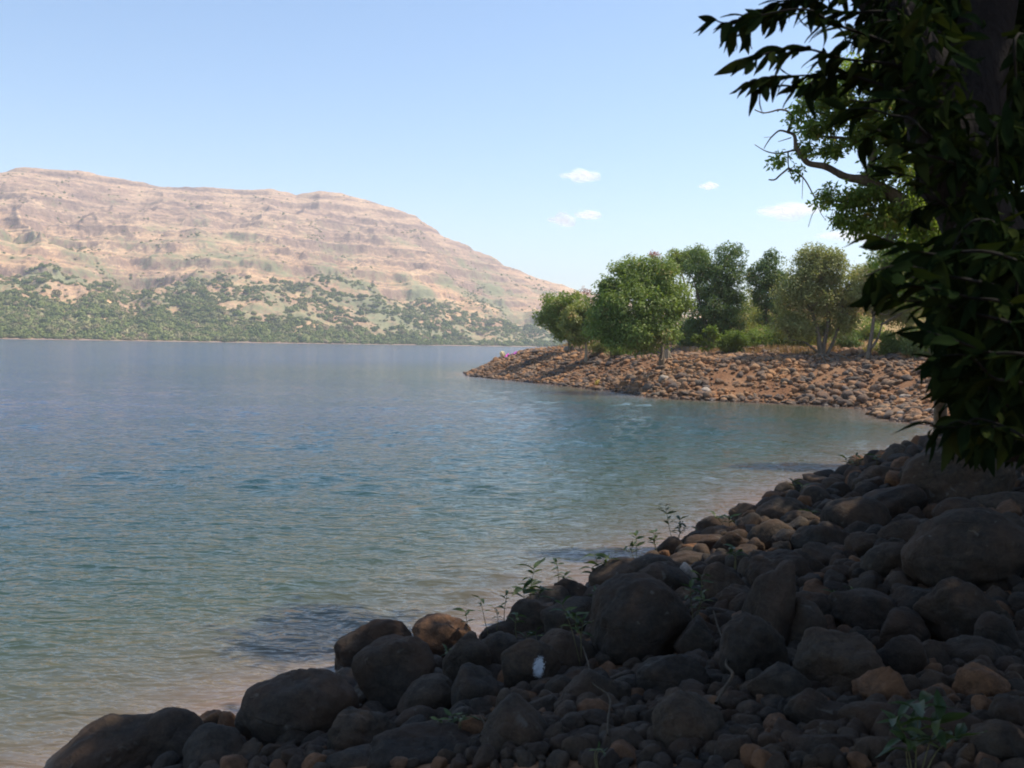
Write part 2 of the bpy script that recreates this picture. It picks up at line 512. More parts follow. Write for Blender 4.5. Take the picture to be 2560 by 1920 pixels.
ang = np.concatenate([np.linspace(-math.pi, -0.72, 60, endpoint=False), np.linspace(-0.72, 0.66, 520, endpoint=False), np.linspace(0.66, math.pi, 60)])
A_, R_ = np.meshgrid(ang, rad)
WX, WY = R_ * np.sin(A_), R_ * np.cos(A_)
wz = np.zeros_like(WX)
wr = np.random.default_rng(11)
wx_ = WX + 0.5 * fbm(WX * 0.5, WY * 0.5, 1.0, 2); wy_ = WY + 0.5 * fbm(WX * 0.5, WY * 0.5, 7.0, 2)
for k in range(26):
    lam = 0.38 * (1.9 ** wr.uniform(0, 1.7))
    th = R(-100) + wr.normal() * 0.42
    fade = np.clip(1.6 - R_ / (lam * 75), 0, 1)
    wz += 0.0052 * lam ** 0.9 * fade * np.sin(2 * math.pi / lam * (wx_ * math.cos(th) + wy_ * math.sin(th)) + wr.uniform(0, 6.3))
wz *= np.clip(sdist(WX, WY) * -0.5 + 0.35, 0.25, 1) * (0.75 + 0.8 * fbm(WX * 0.12, WY * 0.3, 2, 2))
sd = np.clip(-sdist(WX, WY), -1, 400)
nv = WX.size
wf = grid_faces(len(ang), len(rad))
wm_ = mesh_np('lake_water', np.stack([WX, WY, wz], -1).reshape(-1, 3), wf, attrs={'shore': sd.ravel()})
tag(obj('water', wm_, M_water), kind='structure')

# ------------------------------------------------------------------ mountain across the lake
ridge_px = [(-900, 560), (-600, 500), (-300, 450), (-100, 436), (0, 425), (40, 418), (130, 420), (210, 424), (300, 446), (400, 460), (500, 466),
            (600, 474), (680, 470), (740, 486), (800, 475), (850, 480), (900, 495), (985, 515), (1050, 545), (1100, 580), (1150, 603),
            (1200, 625), (1250, 650), (1310, 680), (1370, 700), (1410, 712), (1600, 752), (1900, 790), (2300, 815), (3000, 815), (3800, 790)]
rp = np.array(ridge_px, float)
NU, NV = 760, 430
U = np.linspace(-900, 3800, NU)
U = np.where(U < 1500, U, 1500 + (U - 1500))
U = np.concatenate([np.linspace(-900, -60, 60, endpoint=False), np.linspace(-60, 1500, 600, endpoint=False), np.linspace(1500, 3800, 70)])
NU = len(U)
ry = np.interp(U, rp[:, 0], rp[:, 1])
rr = ray(U, ry)
hd = rr[:, :2] / np.linalg.norm(rr[:, :2], axis=1)[:, None]
tanel = rr[:, 2] / np.linalg.norm(rr[:, :2], axis=1)
azi = np.arctan2(hd[:, 0], hd[:, 1])
Rs = np.interp(U, [-900, 0, 700, 1370, 3800], [700, 760, 850, 1150, 1500])
Rs = Rs + 22 * fbm(U / 60, 0.4, 0.6, 3)
Rr = np.interp(U, [-900, 0, 700, 1370, 3800], [1800, 1950, 2050, 2150, 2300])
T = np.concatenate([np.linspace(-0.03, 1.0, NV - 40), np.linspace(1.005, 1.45, 40)])
TT, AA = np.meshgrid(T, azi, indexing='ij')
UU = np.broadcast_to(U, TT.shape)
RS = np.broadcast_to(Rs, TT.shape); RR = np.broadcast_to(Rr, TT.shape)
DD = RS + (RR - RS) * TT
frac = np.where(TT < 0.3, 0.17 * (np.clip(TT, 0, 1) / 0.3) ** 1.1, 0.17 + 0.83 * ((np.clip(TT, 0.3, 1) - 0.3) / 0.7) ** 0.88)
MZ = E[2] * np.clip(TT / 0.3, 0, 1) + DD * np.broadcast_to(tanel, TT.shape) * frac
MZ = np.where(TT < 0, TT * 60, MZ)
back = np.clip((TT - 1) / 0.45, 0, 1)
MZ = MZ * (1 - 0.75 * back)
MX, MY = DD * np.sin(AA), DD * np.cos(AA)
env = sstep(0.0, 0.25, TT) * np.clip((1.0 - TT) / 0.25, 0, 1) + 0.0
scl = np.clip(MZ.max(0)[None, :] / 300, 0.1, 1)
# spurs and gullies running down the slope
warp = fbm(MX / 420, MY / 420, 2.0, 3) * 0.9
sp_ = 1 - np.abs(pnoise(AA * 13 + warp, TT * 0.9 + 4, 0.5)) * 2.6
sp2 = 1 - np.abs(pnoise(AA * 34 + warp * 2, TT * 2.2 + 9, 3.5)) * 2.6
MZ = MZ + env * scl * (sp_ * 24 + sp2 * 10 + fbm(MX / 95, MY / 95, 5, 5) * 21)
MZ = MZ + sstep(0.02, 0.1, TT) * fbm(MX / 26, MY / 26, 1, 5) * 5.0 * np.clip(1.2 - TT, 0.15, 1)
# layered lava flows: treads and risers
def terrace(z, per, k):
    q = z / per + 0.25 * fbm(MX / 300, MY / 300, per, 2)
    f = q - np.floor(q)
    s = np.clip((f - 0.62) / 0.38, 0, 1)
    s = s * s * (3 - 2 * s)
    return z + k * per * ((np.floor(q) + 0.35 * f + 0.65 * s) - q)
tm = sstep(0.25, 0.4, TT) * (0.35 + 0.65 * sstep(-0.25, 0.25, fbm(MX / 180, MY / 180, 9, 3)))
MZ = MZ + tm * (terrace(MZ, 27, 0.85) - MZ) + tm * (terrace(MZ, 9.5, 0.7) - MZ)
MZ = np.where(TT < 0, np.minimum(MZ, -0.5), MZ)
jag = fbm(U / 22.0, 0.7, 0.3, 3) * 5
MZ = MZ + jag[None, :] * sstep(0.9, 1.0, TT) * np.clip(1.3 - TT, 0, 1) * scl

def mountain_material():
    t = NT('mountain_slope')
    w = t.coords('World')
    sp = t.n('ShaderNodeSeparateXYZ'); t.l(w, sp.inputs[0]); z = sp.outputs['Z']
    g = t.n('ShaderNodeNewGeometry'); sn = t.n('ShaderNodeSeparateXYZ'); t.l(g.outputs['True Normal'], sn.inputs[0])
    n1 = t.noise(w, 0.006, 5, 0.6); n2 = t.noise(w, 0.03, 6, 0.65); n3 = t.noise(w, 0.16, 5, 0.7)
    grass = t.ramp(n2, [(0.35, (0.52, 0.34, 0.23)), (0.5, (0.68, 0.46, 0.29)), (0.68, (0.78, 0.55, 0.34))])
    low = t.ramp(n2, [(0.35, (0.62, 0.36, 0.19)), (0.55, (0.84, 0.54, 0.28)), (0.75, (0.90, 0.64, 0.37))])
    lm = t.n('ShaderNodeMapRange'); t.l(z, lm.inputs[0]); lm.inputs[1].default_value = 60; lm.inputs[2].default_value = 190
    c = t.mix(lm.outputs[0], low, grass)
    # bare brownish scree
    c = t.mix(t.math('MULTIPLY', t.ramp(n1, [(0.45, (0, 0, 0)), (0.6, (1, 1, 1))]), 0.5), c, (0.44, 0.29, 0.21))
    # rock risers are darker than the grass treads
    rk = t.ramp(sn.outputs['Z'], [(0.62, (1, 1, 1)), (0.86, (0, 0, 0))])
    c = t.mix(t.math('MULTIPLY', rk, 0.68), c, (0.27, 0.19, 0.16))
    zb = t.math('ADD', t.math('MULTIPLY', z, 0.055), t.math('MULTIPLY', n2, 1.1))
    wv = t.math('SINE', t.math('MULTIPLY', zb, 6.283))
    wv = t.math('MULTIPLY', t.math('ADD', wv, t.math('SINE', t.math('MULTIPLY', zb, 17.1))), 0.62)
    bm = t.math('MULTIPLY', t.ramp(wv, [(0.70, (0, 0, 0)), (0.95, (1, 1, 1))]), t.math('MULTIPLY', lm.outputs[0], 0.6))
    c = t.mix(bm, c, (0.2, 0.15, 0.14))
    c = t.mix(0.9, c, t.ramp(n3, [(0.3, (0.52, 0.52, 0.56)), (0.52, (0.92, 0.92, 0.92)), (0.7, (1.2, 1.17, 1.1))]), 'MULTIPLY')
    n4 = t.noise(w, 0.45, 4, 0.7)
    c = t.mix(0.8, c, t.ramp(n4, [(0.32, (0.6, 0.6, 0.6)), (0.55, (1, 1, 1))]), 'MULTIPLY')
    # scrub cover
    zf = t.n('ShaderNodeMapRange'); t.l(z, zf.inputs[0]); zf.inputs[1].default_value = 0; zf.inputs[2].default_value = 260
    zf.inputs[3].default_value = 0.10; zf.inputs[4].default_value = -0.06
    vg = t.math('ADD', t.math('ADD', t.math('MULTIPLY', n3, 0.40), t.math('MULTIPLY', t.noise(w, 0.011, 4, 0.6), 0.60)), zf.outputs[0])
    vm = t.ramp(vg, [(0.53, (0, 0, 0)), (0.63, (1, 1, 1))])
    c = t.mix(t.math('MULTIPLY', vm, 0.85), c, t.ramp(n2, [(0.3, (0.19, 0.22, 0.11)), (0.7, (0.29, 0.30, 0.16))]))
    sh_ = t.ramp(t.math('ADD', t.math('DIVIDE', z, 20), t.math('MULTIPLY', n2, 0.3)), [(0.17, (1, 1, 1)), (0.26, (0, 0, 0))])
    c = t.mix(sh_, c, t.mix(n3, (0.22, 0.16, 0.11), (0.44, 0.30, 0.22)))
    b = t.bump(n2, 0.4, 8.0); b = t.bump(n3, 0.6, 2.2, b)
    t.principled(c, 0.95, b, 0.05)
    return t.m
M_mtn = mountain_material()
mm = mesh_np('mountain', np.stack([MX, MY, MZ], -1).reshape(-1, 3), grid_faces(NU, len(T)))
tag(obj('mountain', mm, M_mtn), kind='structure')

# ------------------------------------------------------------------ instancing for uncountable stuff only
def proto_collection(name, meshes):
    c = bpy.data.collections.new(name)
    for i, m in enumerate(meshes):
        o = bpy.data.objects.new('%s_kind' % name, m)
        c.objects.link(o)
    return c

def scatter(name, pts, scl_, rot_, coll, seed=0):
    me = bpy.data.meshes.new(name)
    n = len(pts)
    me.vertices.add(n)
    me.vertices.foreach_set('co', np.asarray(pts, np.float32).ravel())
    for an, av in (('scl', scl_), ('rot', rot_)):
        a = me.attributes.new(an, 'FLOAT_VECTOR', 'POINT')
        a.data.foreach_set('vector', np.asarray(av, np.float32).ravel())
    o = bpy.data.objects.new(name, me); COL.objects.link(o)
    ng = bpy.data.node_groups.new(name + '_nodes', 'GeometryNodeTree')
    ng.interface.new_socket('Geometry', in_out='INPUT', socket_type='NodeSocketGeometry')
    ng.interface.new_socket('Geometry', in_out='OUTPUT', socket_type='NodeSocketGeometry')
    N = ng.nodes; L = ng.links
    gi = N.new('NodeGroupInput'); go = N.new('NodeGroupOutput')
    ip = N.new('GeometryNodeInstanceOnPoints')
    mp = N.new('GeometryNodeMeshToPoints')
    ci = N.new('GeometryNodeCollectionInfo'); ci.inputs['Collection'].default_value = coll
    ci.inputs['Separate Children'].default_value = True; ci.inputs['Reset Children'].default_value = True
    sa = N.new('GeometryNodeInputNamedAttribute'); sa.data_type = 'FLOAT_VECTOR'; sa.inputs['Name'].default_value = 'scl'
    ra = N.new('GeometryNodeInputNamedAttribute'); ra.data_type = 'FLOAT_VECTOR'; ra.inputs['Name'].default_value = 'rot'
    er = N.new('FunctionNodeEulerToRotation')
    rv = N.new('FunctionNodeRandomValue'); rv.data_type = 'INT'
    rv.inputs['Min'].default_value if False else None
    for s in rv.inputs:
        if s.name == 'Min' and s.type == 'INT': s.default_value = 0
        if s.name == 'Max' and s.type == 'INT': s.default_value = len(coll.objects) - 1
        if s.name == 'Seed': s.default_value = seed
    ip.inputs['Pick Instance'].default_value = True
    L.new(gi.outputs[0], mp.inputs['Mesh']); L.new(mp.outputs[0], ip.inputs['Points'])
    L.new(ci.outputs[0], ip.inputs['Instance'])
    L.new([s for s in rv.outputs if s.type == 'INT'][0], ip.inputs['Instance Index'])
    L.new(ra.outputs['Attribute'], er.inputs[0]); L.new(er.outputs[0], ip.inputs['Rotation'])
    L.new(sa.outputs['Attribute'], ip.inputs['Scale'])
    L.new(ip.outputs[0], go.inputs[0])
    md = o.modifiers.new('scatter', 'NODES'); md.node_group = ng
    return o

# leaf geometry -------------------------------------------------------------
def norm(a):
    return a / np.maximum(np.linalg.norm(a, axis=-1, keepdims=True), 1e-9)

def leaf_quads(P, D, N_, L_, W_, rnd):
    D = norm(D); S = norm(np.cross(D, N_)); N2 = np.cross(S, D)
    L_ = L_[:, None]; W_ = W_[:, None]
    a = P; b = P + D * L_ * 0.45 + S * W_ * 0.5 + N2 * W_ * 0.12
    c = P + D * L_ - N2 * L_ * 0.1; d = P + D * L_ * 0.45 - S * W_ * 0.5 + N2 * W_ * 0.12
    V = np.stack([a, b, c, d], 1).reshape(-1, 3)
    Fc = np.arange(len(P) * 4).reshape(-1, 4)
    return V, Fc, np.repeat(rnd, 4)

def far_bush(seed, flat=0.8, n=240):
    r = np.random.default_rng(seed)
    d = norm(r.normal(size=(n, 3))); d[:, 2] = np.abs(d[:, 2]) * 1.1 - 0.25
    d = norm(d)
    lump = 0.78 + 0.5 * fbm(d[:, 0] * 1.6 + seed, d[:, 1] * 1.6, d[:, 2] * 1.6, 3)
    P = d * lump[:, None] * r.uniform(0.75, 1.0, (n, 1)) * np.array([1, 1, flat])
    nn = norm(d + r.normal(size=(n, 3)) * 0.45)
    dr = np.cross(nn, norm(r.normal(size=(n, 3))))
    V, Fc, rn = leaf_quads(P - dr * 0.17, dr, nn, r.uniform(0.26, 0.42, n), r.uniform(0.2, 0.34, n), r.uniform(0, 1, n))
    return mesh_np('bush_shape', V, Fc, True, {'rnd': rn})

def bush_material(name, ramp):
    t = NT(name)
    w = t.coords('World')
    c = t.ramp(t.rand(), ramp)
    c = t.mix(t.ramp(t.noise(w, 0.012, 3), [(0.4, (0, 0, 0)), (0.65, (1, 1, 1))]), c, t.mix(0.6, c, (0.17, 0.20, 0.06)))
    a = t.n('ShaderNodeAttribute', attribute_name='rnd')
    c = t.mix(0.7, c, t.ramp(a.outputs['Fac'], [(0, (0.6, 0.6, 0.6)), (1, (1.3, 1.3, 1.2))]), 'MULTIPLY')
    t.principled(c, 0.9, None, 0.05)
    return t.m
M_bush = bush_material('far_scrub', G((0, (0.17, 0.21, 0.075)), (0.4, (0.29, 0.32, 0.10)), (0.7, (0.34, 0.34, 0.14)), (0.88, (0.40, 0.35, 0.18)), (1, (0.46, 0.35, 0.20))))
bms = [far_bush(s, f) for s, f in ((1, 0.8), (2, 0.95), (3, 0.65), (4, 1.1), (5, 0.75))]
for m in bms: m.materials.append(M_bush)
bush_coll = proto_collection('bush_shapes', bms)

def sample_mountain(n, tmin, tmax, r):
    i = r.uniform(np.interp(tmin, T, np.arange(len(T))), np.interp(tmax, T, np.arange(len(T))), n)
    u = r.uniform(-60, 1560, n)
    j = np.interp(u, U, np.arange(NU))
    i0, j0 = i.astype(int), j.astype(int); fi, fj = i - i0, j - j0
    def bl(Mx):
        return (Mx[i0, j0] * (1 - fi) * (1 - fj) + Mx[i0 + 1, j0] * fi * (1 - fj) + Mx[i0, j0 + 1] * (1 - fi) * fj + Mx[i0 + 1, j0 + 1] * fi * fj)
    return np.stack([bl(MX), bl(MY), bl(MZ)], -1), bl(TT), u
rb = np.random.default_rng(21)
P, tt, uu = sample_mountain(30000, 0.004, 0.34, rb)
dens = 0.5 + 0.9 * fbm(P[:, 0] / 70, P[:, 1] / 70, 4, 4)
edge = np.interp(uu, [-60, 500, 800, 1100, 1500], [0.18, 0.16, 0.085, 0.045, 0.05]) + 0.05 * fbm(uu / 90, 1.1, 2.2, 3)
keep = (P[:, 2] > 0.7 + 0.9 * fbm(uu / 18, 0.3, 0.2, 3)) & (rb.uniform(size=len(P)) < np.clip(dens + 1.1 * (1 - sstep(0.7, 1.15, tt / edge)) - 0.25, 0, 1))
P = P[keep]; n = len(P)
s = rb.uniform(1.6, 4.6, n) * (0.6 + 0.9 * rb.uniform(size=n) ** 4)
tag(scatter('shore_woodland', P + np.array([0, 0, 0.2]) * s[:, None], np.stack([s, s, s * rb.uniform(0.7, 1.15, n)], -1),
            np.stack([np.zeros(n), np.zeros(n), rb.uniform(0, 6.3, n)], -1), bush_coll, 1),
    'dense green woodland along the far shore below the mountain', 'woodland', kind='stuff')
P, tt, uu = sample_mountain(60000, 0.12, 0.99, rb)
dn = fbm(P[:, 0] / 130, P[:, 1] / 130, 14, 4) + 0.6 * pnoise(P[:, 0] / 35, P[:, 1] / 35, 2.0)
lim = np.interp(P[:, 2], [0, 60, 130, 220, 400], [0.16, 0.29, 0.36, 0.42, 0.52])
keep = (dn > lim) & (rb.uniform(size=len(P)) < 0.4) | (rb.uniform(size=len(P)) < 0.02)
P = P[keep]; n = len(P)
s = rb.uniform(0.9, 3.0, n)
tag(scatter('mountain_scrub', P, np.stack([s, s, s * rb.uniform(0.6, 1.0, n)], -1),
            np.stack([np.zeros(n), np.zeros(n), rb.uniform(0, 6.3, n)], -1), bush_coll, 2),
    'scattered scrub dotting the tan mountain slopes', 'scrub', kind='stuff')

# ------------------------------------------------------------------ rocks
def ico(sub):
    bm = bmesh.new(); bmesh.ops.create_icosphere(bm, subdivisions=sub, radius=1.0)
    v = np.array([x.co[:] for x in bm.verts]); f = np.array([[q.index for q in p.verts] for p in bm.faces]); bm.free()
    return norm(v), f
ICO = {k: ico(k) for k in (2, 3, 4, 5)}

def rock_verts(seed, sub, style='r'):
    r = np.random.default_rng(seed)
    v, f = ICO[sub]
    if style == 'r': npl, p, lo, hi, na = 9, 10, 0.70, 1.0, 0.11
    elif style == 'm': npl, p, lo, hi, na = 12, 22, 0.58, 0.97, 0.10
    else: npl, p, lo, hi, na = 13, 50, 0.50, 0.93, 0.07
    n = norm(r.normal(size=(npl, 3)))
    d = r.uniform(lo, hi, npl)
    dots = np.clip(v @ n.T, 0, None) / d
    rad_ = (1 + (dots ** p).sum(1)) ** (-1.0 / p)
    q = v * 1.4 + seed * 3.17
    rad_ = rad_ * (1 + na * 1.6 * fbm(q[:, 0], q[:, 1], q[:, 2], 2) + na * 0.5 * fbm(q[:, 0] * 4, q[:, 1] * 4, q[:, 2] * 4, 3))
    if style != 'r' and sub >= 4:          # chipped ledges
        c = fbm(q[:, 0] * 1.3 + 5, q[:, 1] * 1.3, q[:, 2] * 1.3, 2)
        rad_ = rad_ * (1 - 0.05 * sstep(0.05, 0.12, c))
    V = v * rad_[:, None]
    V /= np.abs(V).max(0)                    # unit half extents
    return V, f

def rock_mesh(seed, sub, style, mat):
    V, f = rock_verts(seed, sub, style)
    m = mesh_np('rock', V, f, True)
    m.materials.append(mat)
    return m

VIEWYAW = lambda p: math.atan2(p[0], p[1])

# traced boulders: cx, cy, w, h (photo pixels), tilt degrees, style, material, landmark name, label
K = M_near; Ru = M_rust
TR = [
 (262, 1884, 350, 175, 16, 'r', K, 'long low boulder in the bottom left corner', 'long dark boulder sloping up to a rounded peak in the bottom left corner'),
 (425, 1868, 150, 130, 8, 'r', K, None, 'dark hump shouldered boulder just right of the long bottom left boulder'),
 (535, 1890, 120, 105, 0, 'r', K, None, 'smooth round dark boulder at the bottom edge beside the rust coloured sliver of stone'),
 (520, 1828, 80, 70, 0, 'm', K, None, None),
 (578, 1828, 50, 86, 10, 'm', Ru, 'rust coloured sliver of stone', 'narrow rust orange stone standing at the water edge left of the sunlit big boulder'),
 (735, 1782, 300, 200, 8, 'r', K, 'big waterside boulder', 'big smooth boulder at the waterside with sun catching its left rim'),
 (628, 1893, 64, 56, 0, 'm', K, None, None), (735, 1862, 70, 60, 0, 'a', K, None, None), (722, 1902, 90, 60, 0, 'm', K, None, None),
 (900, 1845, 195, 130, -4, 'm', K, 'ledged boulder', 'dark ledged boulder with a lower front shelf below the two round boulders'),
 (923, 1632, 215, 135, 24, 'r', K, 'leaning back boulder', 'rounded boulder leaning at the water behind the round boulder with the sunlit side'),
 (980, 1688, 205, 200, 0, 'r', K, 'round boulder with the sunlit side', 'large round boulder with a sunlit patch on its right side'),
 (1100, 1605, 130, 90, -4, 'm', Ru, 'orange brown boulder', 'orange brown boulder at the water between the round boulder and the seedlings'),
 (1171, 1662, 98, 116, 0, 'm', K, None, 'upright blocky boulder left of the white splashed boulder'),
 (1252, 1650, 95, 98, 0, 'r', K, None, None),
 (1315, 1674, 165, 140, -6, 'a', 'SPLASH', 'white splashed boulder', 'angular dark boulder with a white bird dropping splash on its face'),
 (1070, 1753, 156, 104, 14, 'r', K, 'tan topped boulder', 'boulder with a sunlit tan upper left side below the large round boulder'),
 (1187, 1744, 98, 104, 0, 'm', K, None, None),
 (1035, 1812, 92, 60, 0, 'r', K, None, None),
 (905, 1912, 190, 70, 3, 'r', K, None, None),
 (1062, 1884, 290, 112, 2, 'm', K, 'long flat boulder at the bottom edge', 'long flat boulder with a raised shelf cut by the bottom edge of the frame'),
 (1293, 1848, 146, 165, -4, 'r', K, 'pear shaped brown boulder', 'pear shaped brown boulder standing upright near the bottom edge'),
 (1595, 1562, 262, 216, -6, 'r', K, 'largest domed boulder', 'largest domed boulder in the middle of the bank below the seedlings'),
 (1415, 1643, 118, 92, 0, 'r', K, None, 'smooth boulder wedged between the white splashed boulder and the largest domed boulder'),
 (1325, 1563, 120, 92, 8, 'm', K, None, None), (1428, 1560, 125, 100, 14, 'm', K, None, None),
 (1258, 1594, 98, 54, 10, 'r', K, None, None), (1365, 1510, 105, 58, 18, 'm', K, None, None), (1438, 1488, 92, 60, 0, 'm', K, None, None),
 (1572, 1448, 150, 78, 6, 'r', K, None, None), (1648, 1442, 120, 72, -6, 'r', K, None, None),
 (1400, 1729, 64, 56, 0, 'r', K, None, None), (1474, 1748, 112, 96, 0, 'm', K, None, None),
 (1370, 1772, 90, 56, 0, 'a', K, None, None), (1547, 1742, 62, 54, 0, 'r', K, None, None),
 (1680, 1696, 178, 122, 6, 'r', K, 'smooth oval boulder', 'smooth oval grey boulder in front of the largest domed boulder'),
 (1488, 1804, 88, 76, 0, 'r', Ru, 'orange speckled stone', 'round orange speckled stone right of the pear shaped boulder'),
 (1464, 1868, 104, 64, 8, 'r', K, None, None), (1552, 1886, 100, 88, 0, 'm', K, None, None), (1590, 1842, 126, 50, -4, 'm', K, None, None),
 (1385, 1811, 62, 46, 0, 'r', K, None, None),
 (1725, 1820, 172, 160, 10, 'r', K, 'rounded brown boulder near the bottom', 'rounded brown boulder near the bottom centre with a blunt top'),
 (1746, 1608, 90, 96, 0, 'a', K, None, 'square edged dark block right of the largest domed boulder'),
 (1888, 1640, 165, 185, 0, 'm', K, 'tall cracked boulder', 'tall boulder split by a diagonal crack beside the upright wedge'),
 (1932, 1545, 112, 215, -8, 'a', K, 'upright wedge shaped block', 'upright wedge shaped block leaning against the cracked boulder'),
 (1935, 1437, 200, 112, -8, 'm', K, 'broad slab boulder', 'broad sloping slab boulder behind the upright wedge'),
 (2030, 1430, 120, 68, -24, 'a', K, None, None),
 (2015, 1583, 86, 122, 12, 'r', K, 'egg shaped boulder', 'egg shaped boulder standing right of the cracked boulder'),
 (2105, 1652, 222, 196, 4, 'm', K, 'big round boulder with a knobbly top', 'big round boulder with a knobbly top in the lower right'),
 (1957, 1723, 126, 98, 12, 'a', K, None, 'grey angular block at the lower left of the big knobbly boulder'),
 (2440, 1388, 320, 205, 6, 'r', K, 'huge smooth boulder by the right edge', 'huge smooth dark boulder by the right edge below the leaves'),
 (2418, 1534, 226, 155, 10, 'm', K, 'dark ridge backed boulder', 'dark ridge backed boulder under the huge one at the right edge'),
 (2483, 1450, 92, 66, 0, 'r', K, None, None), (2230, 1422, 108, 92, 10, 'r', K, None, None), (2053, 1400, 92, 64, 0, 'm', K, None, None),
 (2168, 1376, 88, 64, 4, 'm', K, None, None), (2270, 1350, 150, 72, 18, 'm', K, None, None), (2065, 1353, 124, 68, 0, 'm', K, None, None),
 (2147, 1305, 134, 88, -4, 'r', K, 'boulder with the yellow fleck', 'rounded boulder with a yellow fleck in the upper part of the bank'),
 (1930, 1348, 88, 70, 0, 'r', K, None, 'round ball like stone above the broad slab boulder'),
 (1965, 1286, 110, 62, 10, 'r', K, None, None), (2010, 1312, 90, 50, 0, 'm', K, None, None),
 (1869, 1292, 76, 48, -10, 'r', K, 'domed stone on the skyline of the bank', 'domed stone on the edge of the bank against the pink water'),
 (1801, 1328, 92, 52, 0, 'm', K, None, None), (1765, 1368, 84, 60, 0, 'm', K, None, None), (1835, 1370, 86, 62, 20, 'm', K, None, None),
 (1728, 1410, 98, 54, 0, 'r', K, None, None), (1804, 1414, 78, 46, 0, 'r', K, None, None), (1664, 1455, 120, 76, -10, 'r', K, None, None),
 (1815, 1464, 92, 80, 0, 'm', K, None, None), (1839, 1507, 92, 60, 14, 'm', K, None, None), (1725, 1440, 44, 58, 20, 'a', M_pale, 'pale quartz like stone', 'small pale whitish stone standing among the dark boulders'),
 (2055, 1523, 160, 88, -8, 'm', K, None, None), (2172, 1527, 148, 68, -6, 'm', K, None, None), (2255, 1578, 106, 80, 8, 'm', K, None, None),
 (2290, 1513, 118, 68, 16, 'm', K, None, None), (2270, 1662, 112, 106, 24, 'a', K, 'triangular block', 'triangular dark block with a raised right corner'),
 (2338, 1717, 100, 88, 18, 'a', K, None, None), (2448, 1722, 114, 88, 6, 'm', Ru, 'sun flecked rusty boulder', 'rusty boulder with a fleck of sun near the right edge'),
 (2218, 1736, 98, 96, 8, 'a', Ru, None, None), (2038, 1785, 112, 88, 0, 'm', K, 'tan crowned stone', 'stone with a sunlit tan crown below the big knobbly boulder'),
 (2090, 1799, 116, 68, -8, 'a', K, None, None), (2055, 1878, 162, 104, 10, 'a', K, 'wedge with a sunlit band', 'wedge shaped block with a sunlit band across its face at the bottom'),
 (1978, 1849, 82, 72, 14, 'a', K, None, None), (1882, 1862, 50, 92, 6, 'm', K, None, None), (1840, 1888, 82, 80, 0, 'm', K, None, None),
 (1642, 1897, 92, 56, 0, 'a', K, None, None), (2180, 1817, 126, 76, 10, 'm', K, None, None), (2495, 1592, 82, 92, 0, 'm', K, None, None),
 (2510, 1878, 128, 98, -8, 'm', K, None, None), (2195, 1888, 130, 86, 0, 'm', K, None, None), (2470, 1785, 56, 72, 0, 'm', Ru, None, None),
 (2532, 1792, 78, 88, -20, 'm', K, None, None), (1945, 1252, 60, 38, 0, 'a', Ru, 'lone brown rock in the shallows', 'lone brown rock in the shallows off the edge of the bank'),
 (2037, 1242, 48, 42, 0, 'm', Ru, None, None), (2410, 1284, 108, 54, 0, 'r', K, None, None), (2515, 1268, 120, 60, 8, 'r', K, None, None),
 (2400, 1200, 270, 180, 20, 'r', K, 'huge boulder under the hanging leaves', 'huge dark boulder under the hanging leaves where the bank meets the bay'),
 (2232, 1268, 138, 84, 0, 'a', K, None, 'flat topped angular block left of the huge boulder under the leaves'),
 (2200, 1200, 90, 50, 18, 'm', K, None, None), (2255, 1180, 60, 60, 0, 'm', Ru, None, None), (2215, 1150, 60, 40, 10, 'm', Ru, None, 'sunlit orange rock at the bay edge beside the bright green seedling'),
 (2345, 1640, 110, 80, 0, 'm', K, None, None), (2440, 1640, 120, 70, -8, 'm', K, None, None), (2380, 1830, 130, 90, 6, 'm', K, None, None),
]
tr_px = np.array([(t[0], t[1], t[2], t[3]) for t in TR], float)
ROCKS = []        # (object, px, py, w, h, landmark, label, style)
lift = 0.0
P0, t0 = march(tr_px[:, 0], tr_px[:, 1])
for it in range(3):
    hh = tr_px[:, 3] / F * t0
    P0, t0 = march(tr_px[:, 0], tr_px[:, 1], 0.40 * hh)
splash_mat = None
rock_c = []
for i, tr in enumerate(TR):
    cx, cy, w, h, tilt, st, mat, lm, lab = tr
    p = P0[i]; d = t0[i]
    k_ = 1.06 if w > 150 else 1.34
    a, c = w / F * d * 0.5 * k_, h / F * d * 0.5 * k_
    b = 0.5 * (a + c) * random.uniform(0.85, 1.05)
    if mat == 'SPLASH':
        mat = rock_material('splashed_basalt', BASALT, (0.24, 0.115, 0.05), 0.2, splash=(0.36, -0.95, 0.32), splash_size=0.44)
    V, f = rock_verts(100 + i, 5 if w > 150 else 4, st)
    V = V * np.array([a, b, c * 1.12])
    if i == 0:
        V[:, 2] *= 0.55 + 0.45 * sstep(-1, 0.4, V[:, 0] / a)
    if mat is not None and 'splashed' in mat.name:
        V = V / a
        me = mesh_np('rock', V * np.array([1, 1, 1]), f, True); sc_ = a
    else:
        me = mesh_np('rock', V / a, f, True); sc_ = a
    me.materials.append(mat)
    o = obj('boulder' if w > 95 else 'stone', me)
    yaw = -VIEWYAW(p)
    o.rotation_euler = (Matrix.Rotation(yaw, 3, 'Z') @ Matrix.Rotation(R(-tilt), 3, 'Y')).to_euler()
    o.scale = (sc_,) * 3
    o.location = p + np.array([0, b * 0.15, -c * 0.05])
    ROCKS.append((o, cx, cy, w, h, lm, lab, st))
    rock_c.append((p[0], p[1] + b * 0.15, max(a, b)))

